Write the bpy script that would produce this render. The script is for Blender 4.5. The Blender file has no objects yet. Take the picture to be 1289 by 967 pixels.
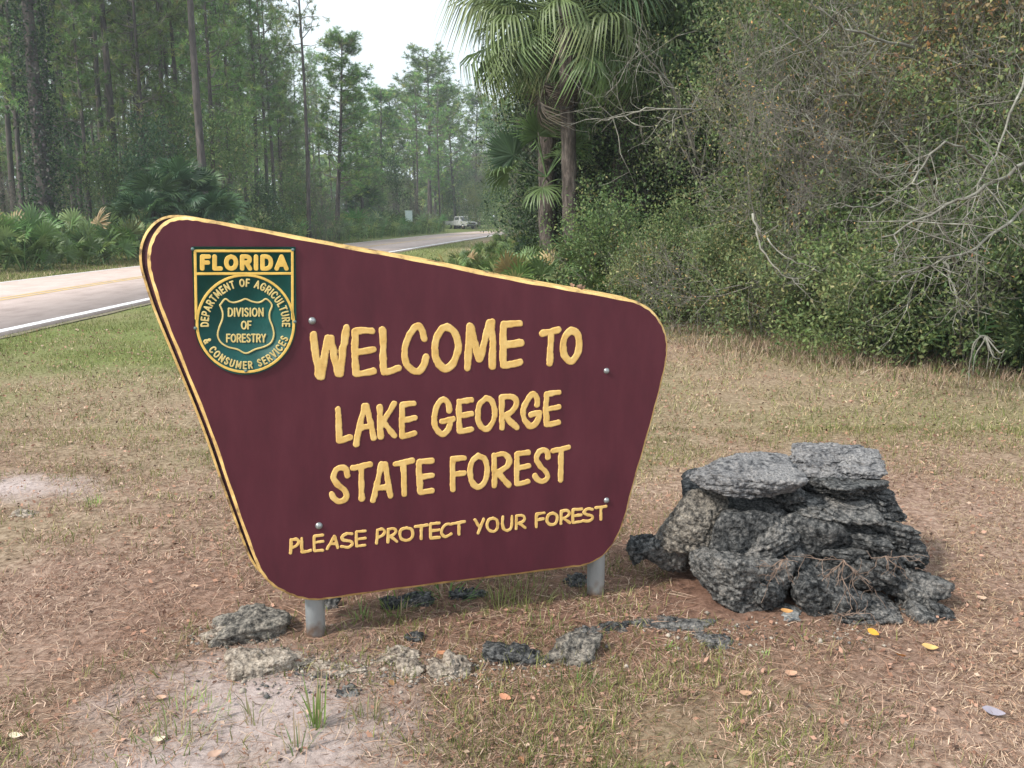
import bpy, bmesh, math, random
import numpy as np
from mathutils import Vector, Matrix

R = math.radians
random.seed(7)
rng = np.random.default_rng(7)
scene = bpy.context.scene
COL = scene.collection

# ------------------------------------------------------------------ camera
FPX, CXP, CYP, HOR = 1150.0, 644.5, 483.5, 272.0
CAMZ = 1.6
PITCH = math.atan((CYP - HOR) / FPX)
cam_d = bpy.data.cameras.new('camera')
cam = bpy.data.objects.new('camera', cam_d)
COL.objects.link(cam)
cam.location = (0, 0, CAMZ)
cam.rotation_euler = (math.pi / 2 - PITCH, 0, 0)
cam_d.sensor_width = 36.0
cam_d.lens = FPX / 1289.0 * 36.0
cam_d.clip_start = 0.05
cam_d.clip_end = 3000
scene.camera = cam

# ------------------------------------------------------------------ sky, sun, exposure
SUN_DIR = Vector((-0.66, -0.44, 0.72)).normalized()      # towards the sun
SUN_EL = math.asin(SUN_DIR.z)
SUN_AZ = math.atan2(SUN_DIR.x, SUN_DIR.y)
world = bpy.data.worlds.new('World')
scene.world = world
world.use_nodes = True
wn, wl = world.node_tree.nodes, world.node_tree.links
bg = wn['Background']
sky = wn.new('ShaderNodeTexSky')
sky.sky_type = 'NISHITA'
sky.sun_disc = False
sky.sun_elevation = SUN_EL
sky.sun_rotation = SUN_AZ
sky.dust_density = 3.0
tc = wn.new('ShaderNodeTexCoord')
cn = wn.new('ShaderNodeTexNoise')
cn.inputs['Scale'].default_value = 2.2
cn.inputs['Detail'].default_value = 5
cr = wn.new('ShaderNodeMapRange')
cr.inputs[1].default_value = 0.3
cr.inputs[2].default_value = 0.7
cr.inputs[3].default_value = 0.72
cr.inputs[4].default_value = 0.92
mx = wn.new('ShaderNodeMix')
mx.data_type = 'RGBA'
mx.inputs[7].default_value = (9.6, 10.6, 11.2, 1)
wl.new(tc.outputs['Generated'], cn.inputs['Vector'])
wl.new(cn.outputs['Fac'], cr.inputs[0])
wl.new(cr.outputs[0], mx.inputs[0])
wl.new(sky.outputs[0], mx.inputs[6])
wl.new(mx.outputs[2], bg.inputs['Color'])
bg.inputs['Strength'].default_value = 0.10
sun_l = bpy.data.lights.new('sun', 'SUN')
sun_l.energy = 3.5
sun_l.angle = R(6)
sun_l.color = (1.0, 0.94, 0.84)
sun = bpy.data.objects.new('sun', sun_l)
COL.objects.link(sun)
sun.rotation_euler = SUN_DIR.to_track_quat('Z', 'Y').to_euler()
sun.location = (-20, -10, 25)
scene.view_settings.view_transform = 'Standard'
scene.view_settings.look = 'None'
scene.view_settings.exposure = 0.52
scene.view_settings.gamma = 1.0
scene.cycles.max_bounces = 6
scene.cycles.diffuse_bounces = 3
scene.cycles.transparent_max_bounces = 8
scene.cycles.volume_bounces = 0

# ------------------------------------------------------------------ helpers
def ray(px, py):
    cx, cy = (px - CXP) / FPX, -(py - CYP) / FPX
    c, s = math.cos(PITCH), math.sin(PITCH)
    return Vector((cx, c + cy * s, -s + cy * c))
def G(px, py, z=0.0):                                    # point on the ground
    d = ray(px, py)
    t = (z - CAMZ) / d.z
    return Vector((d.x * t, d.y * t, z))
def AT(px, py, Y):                                       # point at distance Y
    d = ray(px, py)
    t = Y / d.y
    return Vector((d.x * t, Y, CAMZ + d.z * t))

def _h(ix, iy, iz, s):
    n = (ix * 374761393 + iy * 668265263 + iz * 2147483647 + s * 144665) & 0xFFFFFFFF
    n = ((n ^ (n >> 13)) * 1274126177) & 0xFFFFFFFF
    n = ((n ^ (n >> 16)) * 2246822519) & 0xFFFFFFFF
    return ((n ^ (n >> 15)) & 0xFFFFFF) / float(0xFFFFFF)
def vnoise(p, s=0):
    p = np.asarray(p, float)
    i = np.floor(p).astype(np.int64)
    f = p - i
    f = f * f * (3 - 2 * f)
    r = 0
    for dx in (0, 1):
        wx = f[:, 0] if dx else 1 - f[:, 0]
        for dy in (0, 1):
            wy = f[:, 1] if dy else 1 - f[:, 1]
            for dz in (0, 1):
                wz = f[:, 2] if dz else 1 - f[:, 2]
                r = r + wx * wy * wz * _h(i[:, 0] + dx, i[:, 1] + dy, i[:, 2] + dz, s)
    return r
def fbm(p, s=0, o=4):
    p = np.asarray(p, float)
    a, t, r = 0.5, 0, 0
    for k in range(o):
        r = r + a * vnoise(p * (2.03 ** k) + k * 17.3, s + k)
        t += a
        a *= 0.5
    return r / t
def fbm2(x, y, sc, s=0, o=3):
    return fbm(np.stack([np.asarray(x) * sc, np.asarray(y) * sc, np.full(np.shape(x), 3.7)], 1), s, o)

def mesh_np(name, verts, faces, mat=None, smooth=False, col=None):
    """verts (n,3); faces (m,k) with constant k, or a list of such arrays; col (n,3) vertex colours"""
    me = bpy.data.meshes.new(name)
    fl = faces if isinstance(faces, list) else [faces]
    fl = [np.asarray(f) for f in fl if len(f)]
    nl = sum(f.size for f in fl)
    nf = sum(len(f) for f in fl)
    me.vertices.add(len(verts))
    me.vertices.foreach_set('co', np.asarray(verts, np.float32).ravel())
    me.loops.add(nl)
    me.loops.foreach_set('vertex_index', np.concatenate([f.ravel() for f in fl]).astype(np.int32))
    me.polygons.add(nf)
    tot = np.concatenate([np.full(len(f), f.shape[1]) for f in fl])
    st = np.concatenate([[0], np.cumsum(tot)[:-1]])
    me.polygons.foreach_set('loop_start', st.astype(np.int32))
    me.polygons.foreach_set('loop_total', tot.astype(np.int32))
    if smooth:
        me.polygons.foreach_set('use_smooth', np.ones(nf, bool))
    me.update(calc_edges=True)
    if col is not None:
        at = me.color_attributes.new('col', 'FLOAT_COLOR', 'POINT')
        at.data.foreach_set('color', np.concatenate([col, np.ones((len(col), 1))], 1).astype(np.float32).ravel())
    if mat:
        me.materials.append(mat)
    return me
def link(name, me, parent=None, loc=(0, 0, 0), rot=(0, 0, 0), sc=1.0):
    o = bpy.data.objects.new(name, me)
    COL.objects.link(o)
    o.location = loc
    o.rotation_euler = rot
    o.scale = (sc, sc, sc) if isinstance(sc, (int, float)) else sc
    if parent is not None:
        o.parent = parent
    return o
def tag(o, label=None, cat=None, group=None, kind=None):
    if label: o['label'] = label
    if cat: o['category'] = cat
    if group: o['group'] = group
    if kind: o['kind'] = kind
    return o
def thing(name, label, cat, loc=(0, 0, 0), rotz=0, group=None, sc=1.0):
    return tag(link(name, None, None, loc, (0, 0, rotz), sc), label, cat, group)
def dup(root, loc, rotz=0, sc=1.0, label=None, group=None, rot=None):
    r = root.copy()
    COL.objects.link(r)
    r.location = loc
    r.rotation_euler = rot if rot else (0, 0, rotz)
    r.scale = (sc, sc, sc) if isinstance(sc, (int, float)) else sc
    if label: r['label'] = label
    if group: r['group'] = group
    for ch in list(root.children):
        c = ch.copy()
        COL.objects.link(c)
        c.parent = r
        for g in list(ch.children):
            d = g.copy()
            COL.objects.link(d)
            d.parent = c
    return r

class Proto:
    """a kind of thing: mesh parts kept aside, placed as real objects"""
    def __init__(self, name, cat, parts):
        self.name, self.cat, self.parts = name, cat, parts     # parts: list of (part name, mesh)
    def place(self, loc, rotz=0, sc=1.0, label='', group=None, tilt=None):
        r = thing(self.name, label, self.cat, loc, rotz, group, sc)
        if tilt: r.rotation_euler = (tilt[0], tilt[1], rotz)
        for n, m in self.parts:
            link(n, m, r)
        return r

# ------------------------------------------------------------------ materials
def new_mat(name):
    m = bpy.data.materials.new(name)
    m.use_nodes = True
    nt = m.node_tree
    return m, nt.nodes, nt.links, nt.nodes['Principled BSDF'], nt.nodes['Material Output']
def ramp(n, stops):
    r = n.new('ShaderNodeValToRGB')
    e = r.color_ramp.elements
    while len(e) < len(stops): e.new(0.5)
    for k, (p, c) in enumerate(stops):
        e[k].position = p
        e[k].color = (*c, 1)
    return r
def noise_mat(name, stops, scale=8, detail=8, rough=0.9, bump=0.3, bscale=40, bdist=0.01, coord='Object', stretch=(1, 1, 1), spec=0.3, metal=0.0, vor=None):
    m, n, l, b, out = new_mat(name)
    t = n.new('ShaderNodeTexCoord')
    mp = n.new('ShaderNodeMapping')
    mp.inputs['Scale'].default_value = stretch
    l.new(t.outputs[coord], mp.inputs[0])
    no = n.new('ShaderNodeTexNoise')
    no.inputs['Scale'].default_value = scale
    no.inputs['Detail'].default_value = detail
    no.inputs['Roughness'].default_value = 0.65
    l.new(mp.outputs[0], no.inputs['Vector'])
    r = ramp(n, stops)
    l.new(no.outputs['Fac'], r.inputs[0])
    l.new(r.outputs[0], b.inputs['Base Color'])
    b.inputs['Roughness'].default_value = rough
    b.inputs['Specular IOR Level'].default_value = spec
    b.inputs['Metallic'].default_value = metal
    if bump:
        n2 = n.new('ShaderNodeTexNoise')
        n2.inputs['Scale'].default_value = bscale
        n2.inputs['Detail'].default_value = 8
        n2.inputs['Roughness'].default_value = 0.7
        l.new(mp.outputs[0], n2.inputs['Vector'])
        bp = n.new('ShaderNodeBump')
        bp.inputs['Strength'].default_value = bump
        bp.inputs['Distance'].default_value = bdist
        src = n2.outputs['Fac']
        if vor:
            v = n.new('ShaderNodeTexVoronoi')
            v.inputs['Scale'].default_value = vor
            l.new(mp.outputs[0], v.inputs['Vector'])
            ad = n.new('ShaderNodeMath')
            ad.operation = 'ADD'
            l.new(n2.outputs['Fac'], ad.inputs[0])
            l.new(v.outputs['Distance'], ad.inputs[1])
            src = ad.outputs[0]
        l.new(src, bp.inputs['Height'])
        l.new(bp.outputs[0], b.inputs['Normal'])
    return m
def leaf_mat(name, transl=0.35, rough=0.55, jitter=0.25, spec=0.35):
    """colour from each leaf's own stored colour, varied a little per plant; partly translucent"""
    m, n, l, b, out = new_mat(name)
    a = n.new('ShaderNodeAttribute')
    a.attribute_name = 'col'
    oi = n.new('ShaderNodeObjectInfo')
    hs = n.new('ShaderNodeHueSaturation')
    mr = n.new('ShaderNodeMapRange')
    mr.inputs[3].default_value = 1 - jitter
    mr.inputs[4].default_value = 1 + jitter
    l.new(oi.outputs['Random'], mr.inputs[0])
    l.new(mr.outputs[0], hs.inputs['Value'])
    mh = n.new('ShaderNodeMapRange')
    mh.inputs[3].default_value = 0.48
    mh.inputs[4].default_value = 0.515
    l.new(oi.outputs['Random'], mh.inputs[0])
    l.new(mh.outputs[0], hs.inputs['Hue'])
    l.new(a.outputs['Color'], hs.inputs['Color'])
    l.new(hs.outputs[0], b.inputs['Base Color'])
    b.inputs['Roughness'].default_value = rough
    b.inputs['Specular IOR Level'].default_value = spec
    if transl > 0:
        t = n.new('ShaderNodeBsdfTranslucent')
        l.new(hs.outputs[0], t.inputs['Color'])
        mix = n.new('ShaderNodeMixShader')
        mix.inputs[0].default_value = transl
        l.new(b.outputs[0], mix.inputs[1])
        l.new(t.outputs[0], mix.inputs[2])
        l.new(mix.outputs[0], out.inputs[0])
    return m

M_LEAF = leaf_mat('leaf', 0.42, 0.5)
M_FROND = leaf_mat('palm_frond', 0.25, 0.42, 0.2, 0.45)
M_GRASS = leaf_mat('grass_blade', 0.25, 0.8, 0.0, 0.15)
M_LITTER = leaf_mat('litter', 0.1, 0.85, 0.0, 0.15)
M_TWIG = noise_mat('grey_twig', [(0.3, (0.08, 0.073, 0.065)), (0.7, (0.25, 0.235, 0.205))], 6, 4, 0.9, 0.4, 40)
M_LICHEN = noise_mat('lichened_branch', [(0.3, (0.10, 0.09, 0.075)), (0.55, (0.20, 0.195, 0.165)), (0.75, (0.42, 0.42, 0.37))], 9, 6, 0.9, 0.4, 50)
M_BARK = noise_mat('pine_bark', [(0.3, (0.035, 0.031, 0.032)), (0.5, (0.085, 0.074, 0.072)), (0.72, (0.16, 0.135, 0.125))], 5, 8, 0.95, 1.0, 9, 0.05, stretch=(1, 1, 0.3), vor=6)
M_PBARK = noise_mat('palm_bark', [(0.3, (0.022, 0.019, 0.018)), (0.5, (0.085, 0.070, 0.062)), (0.72, (0.24, 0.20, 0.18))], 9, 9, 0.95, 1.0, 22, 0.04, stretch=(1.6, 1.6, 0.35))

# ------------------------------------------------------------------ ground masks
def greenness(x, y):
    x = np.asarray(x, float); y = np.asarray(y, float)
    n = fbm2(x, y, 0.55, 5, 4)
    g = 0.10 + 1.3 * (n - 0.42)
    g = g + 0.75 * np.clip((y - 5.6) / 5, 0, 1) * np.clip((-0.8 - x) / 2.5, 0, 1)
    g = g + 0.10 * np.clip((y - 4) / 4, 0, 1)
    g = np.where(x < -12.0, 0.8, g)
    return np.clip(g, 0, 1)
def sandy(x, y):
    x = np.asarray(x, float); y = np.asarray(y, float)
    s = np.zeros_like(x)
    for (cx, cy, rx, ry) in ((-0.80, 2.70, 0.55, 0.48), (-3.0, 5.2, 0.55, 0.3), (-1.0, 2.4, 0.5, 0.3)):
        d = np.sqrt(((x - cx) / rx) ** 2 + ((y - cy) / ry) ** 2)
        s = np.maximum(s, np.clip(1.25 - d + 1.3 * (fbm2(x, y, 5, 9, 3) - 0.5), 0, 1))
    return s
def needly(x, y):
    x = np.asarray(x, float); y = np.asarray(y, float)
    d = np.sqrt(((x - 0.15) / 1.7) ** 2 + ((y - 3.8) / 0.95) ** 2)
    a = np.clip(1.5 - d, 0, 1)
    b = (0.6 - 0.25 * np.clip(x - 1, 0, 1)) * np.clip((fbm2(x, y, 0.9, 33, 3) - 0.43) * 4.5, 0, 1) * np.clip((8 - y) / 4, 0, 1)
    return np.maximum(a, b)
def ground_z(x, y):
    x = np.asarray(x, float); y = np.asarray(y, float)
    d = np.sqrt(((x - 0.05) / 1.25) ** 2 + ((y - 3.85) / 0.55) ** 2)
    z = 0.035 * np.clip(1.25 - d, 0, 1)
    near = np.clip((16 - y) / 6, 0, 1) * np.clip((9 - np.abs(x)) / 3, 0, 1)
    z = z + near * (0.05 * (fbm2(x, y, 0.7, 2, 2) - 0.5) + 0.022 * (fbm2(x, y, 6, 4, 3) - 0.5))
    return z
def gz(x, y):
    return float(ground_z(np.array([x]), np.array([y]))[0])

# ------------------------------------------------------------------ ground sheet
def axis(fine0, fine1, step, far):
    a = list(np.arange(fine0, fine1 + 1e-6, step))
    s, v = step, fine1
    while v < far:
        s *= 1.22; v += s; a.append(v)
    s, v = step, fine0
    while v > -far:
        s *= 1.22; v -= s; a.insert(0, v)
    return np.array(a)
gx_, gy_ = axis(-6.2, 6.2, 0.062, 1200), axis(1.7, 10.5, 0.062, 1200)
GX, GY = np.meshgrid(gx_, gy_)
gxf, gyf = GX.ravel(), GY.ravel()
gzf = ground_z(gxf, gyf)
nx, ny = len(gx_), len(gy_)
ii = (np.arange(ny - 1)[:, None] * nx + np.arange(nx - 1)[None, :]).ravel()
gfaces = np.stack([ii, ii + 1, ii + nx + 1, ii + nx], 1)
gr, sa, ne = greenness(gxf, gyf), sandy(gxf, gyf), needly(gxf, gyf)
M_GROUND, n, l, b, out = new_mat('ground')
at = n.new('ShaderNodeAttribute'); at.attribute_name = 'col'
sep = n.new('ShaderNodeSeparateColor'); l.new(at.outputs['Color'], sep.inputs[0])
tcn = n.new('ShaderNodeTexCoord')
n1 = n.new('ShaderNodeTexNoise'); n1.inputs['Scale'].default_value = 28; n1.inputs['Detail'].default_value = 9; n1.inputs['Roughness'].default_value = 0.75
l.new(tcn.outputs['Object'], n1.inputs['Vector'])
dry = ramp(n, [(0.28, (0.07, 0.045, 0.034)), (0.45, (0.25, 0.165, 0.125)), (0.6, (0.43, 0.31, 0.245)), (0.8, (0.60, 0.46, 0.38))])
grn = ramp(n, [(0.3, (0.05, 0.065, 0.022)), (0.5, (0.16, 0.19, 0.065)), (0.75, (0.34, 0.33, 0.15))])
snd = ramp(n, [(0.3, (0.25, 0.20, 0.185)), (0.5, (0.47, 0.385, 0.365)), (0.8, (0.62, 0.53, 0.51))])
ndl = ramp(n, [(0.3, (0.055, 0.036, 0.028)), (0.5, (0.20, 0.115, 0.085)), (0.75, (0.37, 0.235, 0.18))])
for r_ in (dry, grn, snd, ndl): l.new(n1.outputs['Fac'], r_.inputs[0])
def mixc(fac, a_, b_):
    m_ = n.new('ShaderNodeMix'); m_.data_type = 'RGBA'
    l.new(fac, m_.inputs[0]); l.new(a_, m_.inputs[6]); l.new(b_, m_.inputs[7])
    return m_.outputs[2]
c1 = mixc(sep.outputs[0], dry.outputs[0], grn.outputs[0])
c1 = mixc(sep.outputs[2], c1, ndl.outputs[0])
c1 = mixc(sep.outputs[1], c1, snd.outputs[0])
l.new(c1, b.inputs['Base Color'])
b.inputs['Roughness'].default_value = 0.95
b.inputs['Specular IOR Level'].default_value = 0.1
bp = n.new('ShaderNodeBump'); bp.inputs['Strength'].default_value = 0.9; bp.inputs['Distance'].default_value = 0.02
l.new(n1.outputs['Fac'], bp.inputs['Height']); l.new(bp.outputs[0], b.inputs['Normal'])
gme = mesh_np('ground', np.stack([gxf, gyf, gzf], 1), gfaces, M_GROUND, True, np.stack([gr, sa, ne], 1))
tag(link('ground', gme), 'mown lawn of dry straw coloured grass and pine needles', None, None, 'structure')

# ------------------------------------------------------------------ road
RC = [(-10.4, -40), (-10.2, -10), (-9.95, 6), (-9.75, 15), (-9.4, 27), (-7.7, 45), (-5.2, 68), (-2.6, 88), (1.0, 100), (7.5, 110), (18, 116), (40, 121)]
def catmull(pts, k=10, closed=False):
    pts = [np.array(p, float) for p in pts]
    if len(pts) == 2: return np.array(pts)
    out_ = []
    N = len(pts)
    for i in range(N if closed else N - 1):
        p1, p2 = pts[i], pts[(i + 1) % N]
        p0 = pts[(i - 1) % N] if closed or i > 0 else 2 * p1 - p2
        p3 = pts[(i + 2) % N] if closed or i + 2 < N else 2 * p2 - p1
        for j in range(k):
            t = j / k
            out_.append(0.5 * ((2 * p1) + (-p0 + p2) * t + (2 * p0 - 5 * p1 + 4 * p2 - p3) * t * t + (-p0 + 3 * p1 - 3 * p2 + p3) * t ** 3))
    if not closed: out_.append(pts[-1])
    return np.array(out_)
rc = catmull(RC, 14)
tg = np.gradient(rc, axis=0)
tg /= np.linalg.norm(tg, axis=1)[:, None]
rn = np.stack([tg[:, 1], -tg[:, 0]], 1)                  # to the right
def strip(name, o0, o1, z, mat, parent=None, wob=0.0):
    w0 = wob * (fbm2(rc[:, 0] * 3, rc[:, 1] * 3, 1, 7, 2) - 0.5)
    a = rc + rn * (o0 + w0)[:, None]; c = rc + rn * (o1 + w0)[:, None]
    k = len(rc)
    v = np.concatenate([np.c_[a, np.full(k, z)], np.c_[c, np.full(k, z)]])
    i = np.arange(k - 1)
    return link(name, mesh_np(name, v, np.stack([i, i + k, i + k + 1, i + 1], 1), mat, True), parent)
M_ASPH = noise_mat('asphalt', [(0.3, (0.37, 0.29, 0.265)), (0.5, (0.47, 0.375, 0.345)), (0.75, (0.54, 0.445, 0.415))], 3.0, 12, 0.85, 0.5, 90, 0.01, stretch=(1, 0.4, 1))
M_WLINE = noise_mat('white_road_paint', [(0.35, (0.45, 0.44, 0.44)), (0.5, (0.78, 0.80, 0.83))], 14, 6, 0.6, 0.2, 60)
M_YLINE = noise_mat('yellow_road_paint', [(0.35, (0.42, 0.32, 0.18)), (0.6, (0.66, 0.44, 0.13))], 10, 6, 0.6, 0.2, 60)
M_SHOULD = noise_mat('road_shoulder', [(0.3, (0.10, 0.085, 0.06)), (0.7, (0.27, 0.24, 0.16))], 12, 9, 0.95, 0.6, 40)
z1 = np.ones(len(rc))
# the road is a slab with real sides, a few centimetres proud of the verge
def slab(name, o0, o1, z, mat):
    k = len(rc)
    P = [rc + rn * o0, rc + rn * o1]
    v = np.concatenate([np.c_[P[0], np.full(k, z)], np.c_[P[1], np.full(k, z)], np.c_[P[0] , np.full(k, -0.05)], np.c_[P[1], np.full(k, -0.05)]])
    i = np.arange(k - 1)
    q = [np.stack([i, i + k, i + k + 1, i + 1], 1), np.stack([i, i + 1, i + 2 * k + 1, i + 2 * k], 1), np.stack([i + k, i + 3 * k, i + 3 * k + 1, i + k + 1], 1)]
    return link(name, mesh_np(name, v, np.concatenate(q), mat, False))
road = slab('road', -2.6, 2.95, 0.045, M_ASPH)
tag(road, 'two lane pinkish grey asphalt road curving away through the pines', None, None, 'structure')
for nm, a_, c_, m_ in (('edge_line', 2.70, 2.88, M_WLINE), ('edge_line', -2.52, -2.43, M_WLINE), ('centre_line', -0.16, -0.06, M_YLINE), ('centre_line', 0.06, 0.16, M_YLINE)):
    strip(nm, a_ * z1, c_ * z1, 0.049, m_, road)
for s_ in (-1, 1):
    q = strip('road_shoulder', s_ * 2.55 * z1, s_ * (2.72 * z1 + 0.28 * z1 * (s_ > 0) + 0.2 * fbm2(rc[:, 0] * 3, rc[:, 1] * 3, 1, 17, 2)), 0.014, M_SHOULD)
    tag(q, 'strip of worn dirt and dry grass along the edge of the road', None, None, 'structure')
# ------------------------------------------------------------------ the sign
M_MAROON = noise_mat('maroon_paint', [(0.30, (0.066, 0.014, 0.023)), (0.5, (0.086, 0.0175, 0.029)), (0.75, (0.108, 0.025, 0.038))], 5, 12, 0.5, 0.12, 60, 0.004, spec=0.28, stretch=(1.6, 1.6, 0.5))
M_MAROON_EDGE = noise_mat('weathered_maroon_edge', [(0.35, (0.03, 0.012, 0.016)), (0.6, (0.085, 0.03, 0.04))], 20, 8, 0.8, 0.5, 80)
M_YELLOW = noise_mat('yellow_paint', [(0.30, (0.50, 0.30, 0.10)), (0.42, (0.68, 0.43, 0.135)), (0.7, (0.80, 0.56, 0.22))], 22, 10, 0.75, 0.35, 120, 0.003)
M_YEDGE = noise_mat('worn_yellow_border_paint', [(0.36, (0.17, 0.11, 0.055)), (0.44, (0.52, 0.34, 0.13)), (0.6, (0.76, 0.52, 0.20)), (0.78, (0.85, 0.72, 0.48))], 12, 10, 0.6, 0.5, 90, 0.004)
M_GREEN = noise_mat('green_badge_paint', [(0.35, (0.006, 0.055, 0.050)), (0.65, (0.011, 0.085, 0.078))], 9, 8, 0.5, 0.1, 80, 0.003, spec=0.25)
M_BYEL = noise_mat('badge_yellow_paint', [(0.35, (0.66, 0.43, 0.10)), (0.65, (0.85, 0.56, 0.14))], 30, 8, 0.45, 0.1, 120, 0.002)
M_BCREAM = noise_mat('badge_pale_yellow_paint', [(0.35, (0.55, 0.43, 0.17)), (0.65, (0.74, 0.58, 0.24))], 30, 8, 0.5, 0.1, 120, 0.002)
M_GALV = noise_mat('galvanised_steel', [(0.3, (0.30, 0.33, 0.36)), (0.5, (0.42, 0.46, 0.49)), (0.75, (0.58, 0.61, 0.63))], 7, 9, 0.5, 0.15, 60, 0.003, stretch=(1, 1, 0.35), metal=0.45)
n, l = M_GALV.node_tree.nodes, M_GALV.node_tree.links                 # splashed soil and rust near the foot
gt = n.new('ShaderNodeTexCoord'); gs = n.new('ShaderNodeSeparateXYZ'); l.new(gt.outputs['Object'], gs.inputs[0])
gn = n.new('ShaderNodeTexNoise'); gn.inputs['Scale'].default_value = 22; gn.inputs['Detail'].default_value = 8; l.new(gt.outputs['Object'], gn.inputs['Vector'])
gm = n.new('ShaderNodeMath'); gm.operation = 'MULTIPLY_ADD'; l.new(gn.outputs['Fac'], gm.inputs[0]); gm.inputs[1].default_value = 0.16; l.new(gs.outputs['Z'], gm.inputs[2])
gr_ = n.new('ShaderNodeMapRange'); l.new(gm.outputs[0], gr_.inputs[0]); gr_.inputs[1].default_value = 0.15; gr_.inputs[2].default_value = 0.10
gmx = n.new('ShaderNodeMix'); gmx.data_type = 'RGBA'; gmx.inputs[7].default_value = (0.24, 0.17, 0.13, 1)
gb = n['Principled BSDF']; src_ = gb.inputs['Base Color'].links[0].from_socket
l.new(gr_.outputs[0], gmx.inputs[0]); l.new(src_, gmx.inputs[6]); l.new(gmx.outputs[2], gb.inputs['Base Color'])
M_BOLT = noise_mat('weathered_bolt_steel', [(0.3, (0.18, 0.20, 0.21)), (0.7, (0.42, 0.45, 0.46))], 60, 4, 0.4, 0.1, 100, 0.001, metal=0.6)
M_BBOLT = noise_mat('dull_green_bolt', [(0.3, (0.05, 0.10, 0.10)), (0.7, (0.16, 0.24, 0.24))], 60, 4, 0.5, 0.1, 100, 0.001, metal=0.3)

SA = R(17.7)
S_DIR = Vector((math.cos(SA), math.sin(SA), 0))
S_NRM = Vector((math.sin(SA), -math.cos(SA), 0))          # faces the camera
PL = G(398, 801); PR_ = G(753, 757)                       # post feet
POST_R = 0.037
BT = 0.036                                                # board thickness
S_ORG = PL + S_NRM * (POST_R + BT + 0.002)
# both posts stand on one line parallel to the boards
def uv(px, py):
    d = ray(px, py)
    o_ = Vector((0, 0, CAMZ))
    t = (S_ORG - o_).dot(S_NRM) / d.dot(S_NRM)
    p = o_ + d * t
    return np.array([(p - S_ORG).dot(S_DIR), p.z])
def uvs(pts): return np.array([uv(*p) for p in pts])
sign = thing('forest_sign', 'big maroon routed wooden sign with yellow lettering welcoming visitors to the forest', 'sign', S_ORG)
sign.rotation_euler = (0, 0, SA)
# local frame: x along the board, z up, -y towards the viewer, y = 0 is the front face
sign.location = (S_ORG.x, S_ORG.y, 0)

OUT = [(222, 273.5), (206, 280), (193, 295), (186, 314), (185.5, 334), (190, 354), (204, 397), (228, 456), (264, 546), (290, 622), (315, 692), (327, 720), (341, 737), (360, 748), (376, 754),
       (396, 757), (420, 754.5), (480, 746), (560, 735.5), (650, 724.5), (715, 716), (738, 712.5), (760, 701), (777, 679), (788, 652), (800, 606), (814, 558), (829, 503), (839, 461), (841.5, 440), (840, 423), (834, 407),
       (823, 392), (809, 382.5), (790, 376), (713, 362), (640, 349), (540, 328.5), (440, 310), (330, 289), (262, 276.5), (240, 273.2)]
out_uv = catmull(uvs(OUT), 5, closed=True)

def outline_normals(P):
    t = np.roll(P, -1, 0) - np.roll(P, 1, 0)
    t /= np.linalg.norm(t, axis=1)[:, None]
    nn = np.stack([t[:, 1], -t[:, 0]], 1)
    c = P.mean(0)
    if ((P - c) * nn).sum() < 0: nn = -nn
    return nn
def fill_poly(P):
    """triangle indices of a simple polygon"""
    from mathutils.geometry import tessellate_polygon
    return np.array(tessellate_polygon([[Vector((p[0], p[1], 0)) for p in P]]))
def board(name, P, yf, thick, parent, mface, medge, flip=False, inset=0.011, chamf=0.010, bord=True):
    """board with a chamfered, painted yellow border round its outer face"""
    nn = outline_normals(P)
    k = len(P)
    s = -1 if flip else 1
    wob = 0.0012 * np.sin(np.arange(k) * 1.7)
    inn = P - nn * (inset + wob)[:, None]
    def lay(Q, y): return np.stack([Q[:, 0], np.full(k, y), Q[:, 1]], 1)
    face = lay(inn, yf)
    tri = fill_poly(inn)
    a = tri[0]
    cr_ = np.cross(inn[a[1]] - inn[a[0]], inn[a[2]] - inn[a[0]])
    if (cr_ < 0) != flip: tri = tri[:, ::-1]
    me = mesh_np(name, face, tri, mface)
    o = link(name, me, parent)
    # edge + back
    yb = yf + s * thick
    ch = yf + s * chamf
    v = np.concatenate([lay(P, ch), lay(P, yb)])
    i = np.arange(k); j = (i + 1) % k
    sid = np.stack([i, j, j + k, i + k], 1)
    tb = fill_poly(P) + k
    me2 = mesh_np('board_edge', v, [sid, tb], medge)
    link('board_edge', me2, o)
    v = np.concatenate([lay(inn, yf), lay(P, ch)])
    me3 = mesh_np('yellow_border', v, np.stack([i, j, j + k, i + k], 1), M_YEDGE, True)
    link('yellow_border', me3, o)
    return o
front = board('front_board', out_uv, 0.0, BT, sign, M_MAROON, M_MAROON_EDGE)
# the back board stands behind the posts, cut a little wider on the left
YB = BT + 2 * POST_R + 0.004
back_uv = out_uv.copy()
cxm = out_uv[:, 0].mean()
wl_ = np.clip((cxm - back_uv[:, 0]) / (cxm - back_uv[:, 0].min()), 0, 1)
back_uv[:, 0] += -0.030 * np.sqrt(wl_) 
back_uv[:, 1] += 0.003
backb = board('back_board', back_uv, YB + BT, BT, sign, M_MAROON, M_MAROON_EDGE, flip=True)
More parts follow.
